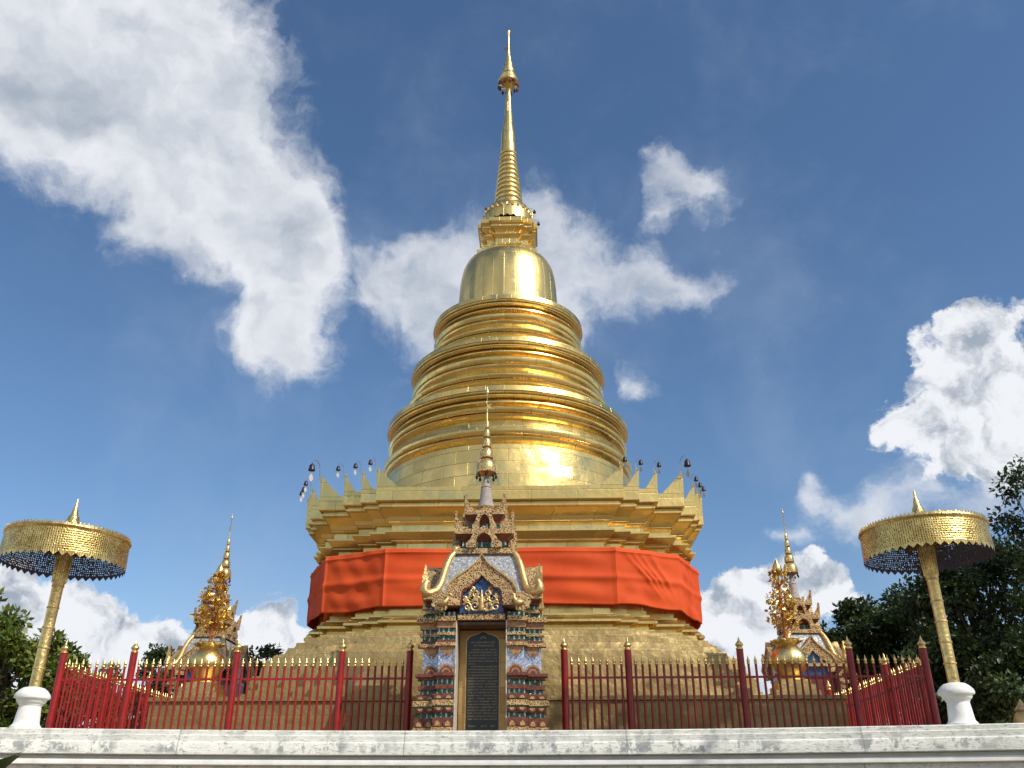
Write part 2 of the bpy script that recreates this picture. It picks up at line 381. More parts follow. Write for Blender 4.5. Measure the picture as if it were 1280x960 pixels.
def baluster_glass():
    a = NT('green_glass_balusters'); sep = a.n('ShaderNodeSeparateXYZ'); a.L.new(a.tc.outputs['UV'], sep.inputs[0])
    fr = a.math('FRACT', a.math('MULTIPLY', sep.outputs[0], 9.5)); nz = a.noise(9, 3, .5, 'UV')
    white = a.math('MULTIPLY', a.math('MULTIPLY', a.sm(fr, .25, .35), a.sm(fr, .62, .72, 1, 0)), a.sm(nz, .40, .52))
    c = a.mix(a.sm(nz, .4, .6), (.006, .05, .022), (.012, .14, .06)); c = a.mix(white, c, (.55, .68, .70))
    return a.fin(c, .2, .1, a.bump(white, .02, 1.))
M['glass'] = baluster_glass()
M['greenline'] = simple('green_glass_strip', (.015, .22, .08), .2, 0, .4, 20)
M['blue'] = mosaic('blue_glass_ground', [(.03, .09, .24), (.05, .14, .34), (.02, .06, .18)], 40, (.015, .03, .06), .15, .2)
M['tan'] = simple('gilt_petal', (.38, .21, .10), .42, .3, .4, 14, .01, 50)
M['tanred'] = simple('red_brown_moulding', (.17, .05, .028), .42, .15, .5, 16, .01, 50)
M['petal'] = simple('gilt_petal_face', (.47, .29, .13), .42, .35, .45, 20, .012, 60)
M['stone'] = simple('black_granite', (.010, .011, .013), .3, 0, .3, 40)
M['letter'] = simple('gilt_lettering', (.36, .27, .13), .4, .6, .2)
M['panel'] = brass('brass_door_panel', .5, .5, col=(.58, .38, .15), dark=(.42, .26, .1), rough=.45, dirt=.3, mort=.2, seam=.006)
def cloth_mat():
    a = NT('orange_robe_cloth'); nz = a.noise(1.3, 4); wv = a.noise(9, 6, .6, sc=(1, 1, .5))
    c = a.mix(a.sm(nz, .3, .7), (.66, .090, .020), (.56, .066, .014))
    return a.fin(c, .75, 0, a.bump(wv, .010, .3), Specular_IOR_Level=.2)
M['cloth'] = cloth_mat()
def pierced(name, back_col, gold=(.80, .60, .22)):
    """sheet metal cut through with a lattice of small openings (real openings: transparent there)"""
    a = NT(name)
    v = a.n('ShaderNodeTexVoronoi', feature='DISTANCE_TO_EDGE'); v.inputs['Scale'].default_value = 30; v.inputs['Randomness'].default_value = .35; a.L.new(a.tc.outputs['UV'], v.inputs['Vector'])
    sep = a.n('ShaderNodeSeparateXYZ'); a.L.new(a.tc.outputs['UV'], sep.inputs[0])
    hem = a.math('MULTIPLY', a.sm(sep.outputs[1], -.385, -.37), a.sm(sep.outputs[1], -.03, -.02, 1, 0))
    hole = a.math('MULTIPLY', a.sm(v.outputs['Distance'], .25, .31), hem); nz = a.noise(5, 4, .6)
    geo = a.n('ShaderNodeNewGeometry')
    c = a.mix(a.sm(nz, .35, .7), gold, (.50, .34, .11))
    c = a.mix(geo.outputs['Backfacing'], c, back_col)  # inner face of the sheet gets its own dark bluish colour
    a.fin(c, .34, a.math('SUBTRACT', 1., a.math('MULTIPLY', geo.outputs['Backfacing'], .8)), a.bump(v.outputs['Distance'], -.03, .4))
    tr = a.n('ShaderNodeBsdfTransparent'); mx = a.n('ShaderNodeMixShader'); a.L.new(hole, mx.inputs[0]); a.L.new(a.b.outputs[0], mx.inputs[1]); a.L.new(tr.outputs[0], mx.inputs[2]); a.L.new(mx.outputs[0], a.out.inputs[0])
    return a.m
M['pierced'] = pierced('pierced_gilt_sheet', (.10, .10, .17))
M['lace'] = pierced('pierced_inner_lattice', (.035, .04, .06), (.05, .05, .07))
def ground_mat(name, c1, c2, sc=1.2):
    a = NT(name); b = a.brick(.4, .4, .006, off=0); nz = a.noise(sc, 6, .6)
    c = a.mix(a.sm(nz, .3, .7), c1, c2); c = a.mix(a.math('MULTIPLY', b.outputs['Fac'], .6), c, tuple(x * .5 for x in c2))
    return a.fin(c, .7, 0, a.bump(nz, .01, .5))
M['tile'] = ground_mat('terrace_tile', (.34, .21, .11), (.25, .15, .08))
M['plaza'] = ground_mat('plaza_brown_ground', (.19, .125, .06), (.13, .085, .04))  # unseen ground, made dark warm brown to deepen what the gold reflects
def leaf_mat(name, c1, c2, c3, trans=.3):
    a = NT(name); g = a.n('ShaderNodeNewGeometry'); nz = a.noise(.55, 3, .5)
    rr = a.n('ShaderNodeValToRGB'); a.L.new(g.outputs['Random Per Island'], rr.inputs[0]); el = rr.color_ramp.elements
    el.new(.5); el[0].color = (*c1, 1); el[1].color = (*c2, 1); el[2].color = (*c3, 1); el[2].position = 1
    c = a.mix(a.sm(nz, .35, .65, 0, .5), rr.outputs[0], c1)
    a.fin(c, .45, 0)
    t = a.n('ShaderNodeBsdfTranslucent'); a.L.new(c, t.inputs[0]); mx = a.n('ShaderNodeMixShader'); mx.inputs[0].default_value = trans
    a.L.new(a.b.outputs[0], mx.inputs[1]); a.L.new(t.outputs[0], mx.inputs[2]); a.L.new(mx.outputs[0], a.out.inputs[0])
    return a.m
M['leaf_dark'] = leaf_mat('dark_leaves', (.026, .048, .015), (.055, .09, .025), (.11, .15, .04))  # shade on the right-hand trees is put into this darker leaf colour
M['leaf_sun'] = leaf_mat('yellow_green_leaves', (.07, .125, .022), (.15, .22, .04), (.34, .31, .06), .42)  # sunlit counterpart: brightness of the left trees is partly in the leaf colour
M['bark'] = simple('tree_bark', (.09, .07, .05), .85, 0, .4, 5, .03, 14)

# ------------------------------------------------------------------ setting
ZT = 2.55                                     # terrace level
def wall_y(x):
    d = x - .3; q = min(abs(d), 9.0)
    return -17.9 - .0195 * q * q - .351 * (abs(d) - q)
g = MB(); G = 900; g.add([(-G, -G, 0), (G, -G, 0), (G, G, 0), (-G, G, 0)], [(0, 1, 2, 3)])
tag(g.build('ground', M['plaza']), kind='structure')
xs = np.linspace(-30, 30, 61)
t = MB(); front = [(x, wall_y(x) + .6) for x in xs]
poly = front + [(30, 45), (-30, 45)]
t.add([(x, y, ZT) for x, y in poly] + [(x, y, .0) for x, y in poly], [tuple(range(len(poly)))] + [(k, (k + 1) % len(poly), (k + 1) % len(poly) + len(poly), k + len(poly)) for k in range(len(poly))])
tag(t.build('terrace_floor', M['tile']), kind='structure')
WT = 2.585
rw = empty('retaining_wall', (0, -17.9, 0), label='long whitewashed retaining wall with grey stains below the red fence', cat='wall')
def wall_strip(name, prof, mat):
    b = MB(); rings = [[(x, wall_y(x) - o + 17.9, z) for o, z in prof] for x in np.linspace(-30, 30, 91)]
    n = len(prof); vs = [p for r in rings for p in r]
    fs = [(i * n + k, (i + 1) * n + k, (i + 1) * n + (k + 1) % n, i * n + (k + 1) % n) for i in range(len(rings) - 1) for k in range(n)]
    b.add(vs, fs); return b.build(name, mat, rw, 25)
wall_strip('coping', [(-.597, WT), (.0, WT), (.012, WT - .012), (.012, WT - .06), (.03, WT - .068), (.03, WT - .135), (.05, WT - .15), (.055, WT - .16), (.06, WT - .285), (.05, WT - .295), (-.597, WT - .295)], M['wall'])
wall_strip('moulding', [(-.597, 2.287), (-.06, 2.287), (-.06, 2.245), (.015, 2.24), (.02, 2.225), (.02, 2.185), (.005, 2.175), (-.597, 2.175)], M['white'])
wall_strip('panel', [(-.597, 2.172), (-.05, 2.172), (-.05, 0.0), (-.597, 0.0)], M['wall'])

# ------------------------------------------------------------------ the stupa
A_, B_ = [3.14, 3.60, 4.14], [5.76, 5.58, 5.38]; DG = 4.94
def plan(o, sc=1., a=A_, b=B_, d=DG):
    conv = [(a[i], b[i]) for i in range(3)] + [(d, d)] + [(b[2 - i], a[2 - i]) for i in range(3)]
    q = []
    for i, (x, y) in enumerate(conv):
        q.append((x, -y))
        if i < 6: q.append((x, -conv[i + 1][1]))
    q = [(x * sc + o, y * sc - o) for x, y in q]
    pts = list(q)
    for _ in range(3):
        q = [(-y, x) for x, y in q]; pts += q
    return pts
def corners(o): return [p for i, p in enumerate(plan(o)) if (i % 13) % 2 == 0]
def sweep(prof, sc=1., z=0, cap=True, **k):
    b = MB(); b.loft([[(x, y, z + zz) for x, y in plan(o, sc, **k)] for o, zz in prof], caps=cap); return b
stupa = empty('golden_stupa', (.06, 0, ZT), label='tall tiered golden stupa rising behind the red fence, with needle spire', cat='stupa')
def sp(mb, name, mat, sm_=None, parent=stupa):   # world heights -> local
    mb.v = [(x, y, z - ZT) for x, y, z in mb.v]; return mb.build(name, mat, parent, sm_)
b = MB(); b.loft([[(-h, -h, z), (h, -h, z), (h, h, z), (-h, h, z)] for h, z in [(8.12, ZT), (8.12, 3.2), (8.08, 3.22), (8.08, 4.02), (8.14, 4.04), (8.14, 4.13), (7.6, 4.14)]])
sp(b, 'plinth', M['lower'])
sp(sweep([(1.42, 4.1), (1.42, 4.50), (1.22, 4.52), (1.21, 4.98), (1.0, 5.0), (.99, 5.34), (.96, 5.42), (.80, 5.44), (.74, 5.52), (.70, 5.62), (.54, 5.66), (.52, 5.82), (.36, 5.84), (.33, 5.98), (.06, 6.03), (.04, 6.06)]), 'stepped_base', M['lower'], 20)
sp(sweep([(.02, 6.06), (.02, 6.12), (-.12, 6.14), (-.12, 6.22), (.10, 6.27), (.10, 6.33), (-.08, 6.48), (-.08, 6.52), (-.16, 6.53), (-.16, 6.66), (-.22, 6.67), (-.22, 8.18), (-.16, 8.2), (-.16, 8.30), (-.24, 8.32), (-.24, 8.50),
          (-.10, 8.54), (-.10, 8.58), (-.06, 8.60), (.06, 8.76), (.06, 8.81), (-.10, 8.83), (-.10, 8.99), (-.04, 9.03), (-.02, 9.06), (.02, 9.20), (.18, 9.40), (.24, 9.44), (.24, 9.50), (.20, 9.52), (.20, 9.56), (-.5, 9.57)]), 'redented_base', M['base'], 18)
par = sp(sweep([(.20, 9.565), (.30, 9.57), (.33, 9.60), (.33, 9.98), (.16, 9.985), (.16, 9.80), (-.6, 9.78)]), 'parapet', M['base'])
# corner spikes on the parapet
def spike(h, w):
    b = MB(); t_ = .05
    # two triangular wings folded round the corner (outer corner at origin, wings along -x and +y)
    for sgn in (0, 1):
        tri = [(0, 0), (-w, 0), (0.02, h)]
        def P(u, v, d):
            return (u, -d, v) if sgn == 0 else (d, -u, v)
        vs = [P(u, v, 0) for u, v in tri] + [P(u, v, -t_) for u, v in tri]
        b.add(vs, [(0, 1, 2), (5, 4, 3), (0, 3, 4, 1), (1, 4, 5, 2), (2, 5, 3, 0)])
    return b
SPK = {}
cs = corners(.33)
bells = []
for i, (x, y) in enumerate(cs):
    k = i % 7; quad = i // 7
    main = k == 3; end = k in (0, 6)
    h, w = (.66, .62) if main else ((.58, .62) if end else (.55, .34))
    key = (main, end)
    if key not in SPK: SPK[key] = spike(h, w).build('antefix', M['base'], stupa); o = SPK[key]
    else: o = SPK[key].copy(); COL.objects.link(o)
    o.location = (x, y, 9.982 - ZT); o.rotation_euler = (0, 0, quad * math.pi / 2)
    if quad in (0, 3): bells.append((x, y, 9.98 + h, main, quad, k))
# ringed drum
def arc(r0, z0, r1, z1, bulge, n=6):
    return [(r0 + (r1 - r0) * t_ + bulge * math.sin(math.pi * t_), z0 + (z1 - z0) * t_) for t_ in np.linspace(0, 1, n)]
def lathe_part(prof, name, mat, seg=128, sm_=32):
    b = MB(); b.lathe(prof, seg); return sp(b, name, mat, sm_)
drum = [(4.38, 9.75), (4.36, 10.2), (4.30, 11.2), (4.24, 12.0)]
lathe_part(drum, 'drum', M['drum'])
def under(r0, z0, r1, z1, n=6):
    """concave underside: from an outer edge (r0, z0) in and down to (r1, z1)"""
    return [(r0 + (r1 - r0) * (1 - math.cos(t_ * math.pi / 2)) ** .8, z0 + (z1 - z0) * math.sin(t_ * math.pi / 2)) for t_ in np.linspace(0, 1, n)]
def tier(R_, zt, rin):
    """lip, recess and thin moulding of one ring, listed from the top down"""
    p = [(rin, zt + .12), (R_ - .05, zt + .02), (R_ - .01, zt - .0), (R_ + .01, zt - .18), (R_ - .02, zt - .185), (R_ - .03, zt - .19)]
    p += [(R_ - .01, zt - .20), (R_ - .02, zt - .235), (R_ - .07, zt - .265), (R_ - .13, zt - .275), (R_ - .13, zt - .29)]        # roll under the lip
    p += [(R_ - .06, zt - .295), (R_ - .065, zt - .325), (R_ - .11, zt - .37), (R_ - .19, zt - .40), (R_ - .30, zt - .405)]       # second roll, then the dark recess
    p += [(R_ - .30, zt - .47), (R_ - .16, zt - .475), (R_ - .155, zt - .53), (R_ - .20, zt - .56), (R_ - .34, zt - .58), (R_ - .35, zt - .68), (R_ - .32, zt - .74)]
    return p
def torus(r, z0, z1):
    d = z0 - z1
    return [(r - .16, z0), (r - .03, z0 - .005), (r, z0 - .03), (r - .005, z0 - .22 * d), (r - .05, z0 - .42 * d), (r - .13, z0 - .50 * d), (r - .13, z0 - .56 * d),
            (r - .05, z0 - .58 * d), (r - .06, z0 - .70 * d), (r - .11, z0 - .88 * d), (r - .17, z1), (r - .18, z1 - .01)]
t3 = tier(4.30, 14.0, 3.78) + torus(4.24, 13.26, 12.92) + [(4.08, 12.89), (4.18, 12.52)] + torus(4.38, 12.50, 12.04) + [(4.2, 12.0)]
t2 = tier(3.56, 16.2, 3.08) + torus(3.52, 15.46, 14.98) + [(3.34, 14.95), (3.46, 14.76)] + torus(3.72, 14.74, 14.36) + [(3.54, 14.33), (3.66, 14.2), (4.0, 14.04), (4.0, 13.97)]
t1 = tier(2.83, 18.28, 1.8) + torus(2.79, 17.55, 17.10) + [(2.61, 17.07), (2.72, 16.90)] + torus(2.96, 16.89, 16.56) + [(2.78, 16.53), (2.90, 16.38), (3.25, 16.24), (3.25, 16.16)]
for p in (t3, t2, t1): lathe_part(p, 'ring_tier', M['ring'])
lathe_part([(1.93, 18.3), (1.92, 18.9), (1.91, 19.5), (1.88, 20.1), (1.84, 20.5), (1.77, 20.85), (1.65, 21.12), (1.45, 21.30), (1.1, 21.38)], 'bell_dome', M['bell'])
h_ = dict(a=[.62, .80, .80], b=[1.16, 1.16, .98], d=.98)
def harm(prof): return sweep(prof, 1., 0, True, a=[.60, .605, .935], b=[1.08, .945, .94], d=.937)
sp(harm([(.22, 21.100), (.22, 21.333), (.06, 21.344), (.06, 21.524), (-.12, 21.535), (-.10, 21.566), (-.02, 21.651), (-.02, 21.694), (-.14, 21.715), (-.14, 21.990), (-.12, 22.012), (-.02, 22.118), (-.02, 22.160), (-.14, 22.171), (-.14, 22.287), (-.10, 22.319), (.04, 22.457), (.04, 22.520), (-.02, 22.531), (.03, 22.626), (.10, 22.669), (.10, 22.838), (-.3, 22.860)]), 'harmika', M['spire'], 18)
def crown():
    b = MB(); seg = 96
    prof = [(.66, 24.35), (.74, 24.3), (.90, 24.1), (.98, 23.85), (1.0, 23.6)]
    outer = []
    for j, (r, z) in enumerate(prof): outer.append([(r * math.cos(2 * math.pi * k / seg), r * math.sin(2 * math.pi * k / seg), z) for k in range(seg)])
    outer.append([(1.01 * math.cos(2 * math.pi * k / seg), 1.01 * math.sin(2 * math.pi * k / seg), 23.38 - .08 * abs(math.sin(math.pi * k / 4))) for k in range(seg)])
    outer.append([(.95 * math.cos(2 * math.pi * k / seg), .95 * math.sin(2 * math.pi * k / seg), 23.40 - .08 * abs(math.sin(math.pi * k / 4))) for k in range(seg)])
    outer.append([(.9 * math.cos(2 * math.pi * k / seg), .9 * math.sin(2 * math.pi * k / seg), 23.75) for k in range(seg)])
    b.loft(outer, caps=False); b.lathe([(.6, 23.0), (.6, 24.3)], 32)
    for k in range(28):
        a = 2 * math.pi * k / 28; b.cbox(.99 * math.cos(a), .99 * math.sin(a), .035, .035, 23.82, 23.94)
    for k in range(16):
        a = 2 * math.pi * k / 16; b.lathe([(.05, 23.04), (.05, 23.62)], 8, (.82 * math.cos(a), .82 * math.sin(a), 0))
    return b
cr = sp(crown(), 'crown', M['spire'], 30); cr.location.z -= .24
pr = []
zz, nr = 24.08, 11
for i in range(nr):
    z0 = 24.08 + (26.84 - 24.08) * i / nr; z1 = 24.08 + (26.84 - 24.08) * (i + 1) / nr; r = .61 - (.60 - .36) * i / (nr - 1)
    pr += [(r - .10, z0)] + [(r - .085 + .085 * math.cos(q), (z0 + z1) / 2 + (z1 - z0) * .5 * math.sin(q)) for q in np.linspace(-1.5, 1.5, 7)]
lathe_part(pr, 'ringed_spire', M['spire'], 48, 40)
lathe_part([(.36, 26.82), (.38, 26.88), (.33, 26.95), (.30, 28.0), (.22, 28.5), (.17, 29.2), (.11, 30.3), (.10, 30.6)], 'spire_shaft', M['spire'], 32)
fin = lathe_part([(.06, 30.5), (.44, 30.92), (.46, 31.05), (.33, 31.14), (.36, 31.3), (.27, 31.5), (.29, 31.6), (.20, 31.85), (.22, 31.95), (.14, 32.2), (.15, 32.3), (.08, 32.6), (.09, 32.7), (.04, 33.0), (.03, 33.8), (.07, 33.95), (.09, 34.05), (.06, 34.15), (.01, 34.22)], 'finial_umbrella', M['spire'], 24)
b = MB()
for k in range(14):
    a = 2 * math.pi * k / 14; x, y = .43 * math.cos(a), .43 * math.sin(a)
    b.lathe([(.02, 0), (.06, -.1), (.07, -.16), (.0, -.28)], 6, (x, y, 30.92 - ZT - (.1 if k % 2 else 0)))
b.box(-.2, 0.0, -.01, .01, 32.95 - ZT, 33.1 - ZT)
b.build('finial_pendants', M['tanred'], fin)
# orange robe wound round the base
def robe():
    hull = []
    q = [(A_[0], -B_[0]), (DG, -DG), (B_[0], -A_[0])]
    pts = []
    for _ in range(4): pts += q; q = [(-y, x) for x, y in q]
    rnd = random.Random(4); rows = 40; cols = []
    n = len(pts); lines = []
    for i in range(n):
        p0, p1 = np.array(pts[i]), np.array(pts[(i + 1) % n]); L_ = np.linalg.norm(p1 - p0); m = max(4, int(L_ / .04))
        e = (p1 - p0) / L_; nn = np.array([e[1], -e[0]])
        for k in range(m): lines.append((p0 + (p1 - p0) * k / m, nn, k / m, L_, i, i * 1.0 + k / m))
    s = 0; vs = []; us = []
    for j in range(rows + 1):
        v = j / rows; s = 0
        for (p, nn, f, L_, i, ss) in lines:
            sag = .10 * math.sin(math.pi * f) * (L_ > 2.6) ; edge = min(f, 1 - f) * L_
            diag = i % 3 != 2 and i % 3 != 2
            ztop = 8.28 - .008 * math.sin(f * 9 + i); zbot = 6.72 + .03 * math.sin(f * 6 + i * 2.1) - (.05 if i % 3 == 1 else 0)
            z = zbot + (ztop - zbot) * v
            d = .06
            d += .045 * math.exp(-((v - .47) / .06) ** 2)                     # overlap seam of the two lengths of cloth
            d += .03 * math.exp(-((v - .93) / .025) ** 2)
            amp = min(1., edge / .5)
            q = ss * 3.1 + v * 2.2
            d += amp * (.007 * math.sin(q * 2.7 + 1.3 * math.sin(v * 5)) + .010 * math.sin(ss * 19 + v * 11) + .012 * math.sin(v * 21 + ss * 4))
            if i % 3 == 0:                                                     # long pulled creases on the corner panels
                for c0, sl in ((.35, 1.1), (.22, 1.25), (.52, .95), (.1, 1.3)):
                    u = f - c0 - (1 - v) * .55 * sl
                    d += .06 * math.exp(-(u / .032) ** 2) * max(0, 1 - abs(2 * v - 1.1)) * amp
            d += .03 * math.exp(-(edge / .035) ** 2) + .05 * (1 - v) ** 2 * math.sin(math.pi * f) + .02 * math.sin(ss * 7) * (1 - v) ** 3 * amp - .10 * max(0, .14 - v)
            vs.append((p[0] + nn[0] * d, p[1] + nn[1] * d, z))
    m = len(lines); fs = [(j * m + k, j * m + (k + 1) % m, (j + 1) * m + (k + 1) % m, (j + 1) * m + k) for j in range(rows) for k in range(m)]
    b = MB(); b.add(vs, fs); o = b.build('robe_cloth', M['cloth'], None, 35); o.location.x = .06
    md = o.modifiers.new('thickness', 'SOLIDIFY'); md.thickness = .015; md.offset = -1
    tag(o, 'orange red cloth wrapped around the golden stupa base', 'cloth'); return o
robe()

# ------------------------------------------------------------------ hanging bells
def wind_bell(scale=1.):
    r = empty('wind_bell', (0, 0, 0))
    b = MB(); b.lathe([(.105, -.20), (.11, -.19), (.085, -.10), (.08, -.04), (.05, .0), (.015, .02), (.015, .05)], 14); b.build('bell', M['bronze'], r, 40)
    b = MB(); b.tube([(0, 0, -.18), (0, 0, -.30)], .006, 4); b.plate([(0, -.28), (.05, -.36), (.075, -.44), (.05, -.52), (0, -.56), (-.05, -.52), (-.075, -.44), (-.05, -.36)], -.004, .004); b.build('clapper_leaf', M['tin'], r)
    b = MB(); b.tube([(.30, 0, -.42), (.29, 0, -.15), (.25, 0, .06), (.16, 0, .16), (.06, 0, .16), (.0, 0, .06)], [.014, .012, .011, .010, .009, .008], 6); b.build('hook_wire', M['wire'], r, 60)
    return r
proto = None
ordn = ['first', 'second', 'third', 'fourth', 'fifth', 'sixth', 'seventh']
for (x, y, z, main, quad, k) in bells:
    o = proto if proto is None else copy_tree(proto)
    if proto is None: proto = o = wind_bell()
    s_ = .95 if main else .62
    # the hook leans outwards along the corner's diagonal
    dx, dy = (1, -1) if quad == 0 else (-1, -1)
    L_ = math.hypot(dx, dy); dx /= L_; dy /= L_
    o.location = (x + dx * .30 * s_, y + dy * .30 * s_, z + .30 * s_); o.rotation_euler = (0, 0, math.atan2(-dy, -dx)); o.scale = (s_,) * 3
    side = 'right' if quad == 0 else 'left'
    idx = k if quad == 0 else 6 - k
    lab = ('large dark bell hung from the big corner spike at the parapet %s' % side) if main else 'small dark bell hanging %s out from the middle of the %s parapet spikes' % (ordn[idx], side)
    tag(o, lab, 'bell', 'wind bells hung from the stupa parapet spikes')
for q, (px, py, lab) in enumerate([(603, 275, 'tiny bell beside the spire crown, lower left'), (608, 260, 'tiny bell beside the spire crown, upper left'), (668, 263, 'tiny bell beside the spire crown, upper right'), (673, 278, 'tiny bell beside the spire crown, lower right')]):
    p = at(px, py, 0.); o = copy_tree(proto); o.location = p; o.scale = (.62,) * 3; o.rotation_euler = (0, 0, 0 if px < 640 else math.pi)
    o.children[-1].scale = (4.2 if py > 270 else 2.6, 1, 1)
    tag(o, lab, 'bell', 'tiny bells around the spire crown')

# ------------------------------------------------------------------ fence
def fence_run(name, pts, label, skip_first=False):
    """posts at the given points of a straight line; pickets and rails between them"""
    x0, y0 = pts[0]; x1, y1 = pts[-1]; a = math.atan2(y1 - y0, x1 - x0)
    root = empty(name, (x0, y0, ZT), a, label=label, cat='fence', group='red picket fences around the stupa')
    D = [math.hypot(x - x0, y - y0) for x, y in pts]
    zp = 4.93 - ZT
    for i, d in enumerate(D):
        if i == 0 and skip_first: continue
        if 'post' not in FP:
            b = MB(); b.lathe([(.078, 0), (.078, zp)], 14); FP['post'] = b.build('post', M['red'], root, 40)
            b = MB(); b.lathe([(.06, 0), (.082, .015), (.082, .04), (.06, .055), (.06, .075), (.088, .105), (.085, .135), (.05, .175), (.03, .20), (.018, .245), (.004, .29)], 14, (0, 0, zp)); FP['fin'] = b.build('finial', M['gold'], FP['post'], 50); o = FP['post']
        else:
            o = FP['post'].copy(); COL.objects.link(o); o.parent = root; f = FP['fin'].copy(); COL.objects.link(f); f.parent = o
        o.location = (d, 0, 0)
    for i in range(len(D) - 1):
        n = max(2, round((D[i + 1] - D[i]) / .158)) - 1
        for k in range(n):
            d = D[i] + (D[i + 1] - D[i]) * (k + 1) / (n + 1); zt = 4.62 - ZT
            if 'picket' not in FP:
                b = MB(); b.lathe([(.027, .15), (.027, zt)], 8); FP['picket'] = b.build('picket', M['red'], root, 50)
                b = MB(); b.lathe([(.022, 0), (.034, .012), (.034, .03), (.024, .045), (.036, .075), (.034, .10), (.018, .13), (.010, .16), (.002, .20)], 8, (0, 0, zt)); FP['tip'] = b.build('gold_tip', M['gold'], FP['picket'], 50); o = FP['picket']
            else:
                o = FP['picket'].copy(); COL.objects.link(o); o.parent = root; f = FP['tip'].copy(); COL.objects.link(f); f.parent = o
            o.location = (d, 0, 0)
    for z in (4.36 - ZT, .35):
        b = MB(); b.box(0, D[-1], -.018, .018, z - .022, z + .022); b.build('rail', M['red'], root)
    return root
FP = {}
F = 9.6
fence_run('picket_fence', [(-9.62, -9.4), (-8.01, -9.4), (-5.66, -9.4), (-3.28, -9.4), (-1.75, -9.4)], 'sunlit red picket fence with gold tips running left from the front shrine')
fence_run('picket_fence', [(1.69, -9.4), (3.10, -9.4), (5.57, -9.4), (7.96, -9.4), (9.57, -9.4)], 'shaded red picket fence with gold tips running right from the front shrine')
fence_run('picket_fence', [(-9.62, -9.4), (-9.62, -7.0), (-9.62, -4.6), (-9.62, -2.2)], 'red fence receding towards the shrine at the left side', True)
fence_run('picket_fence', [(9.57, -9.4), (9.57, -7.0), (9.57, -4.6), (9.57, -2.2)], 'red fence receding towards the shrine at the right side', True)

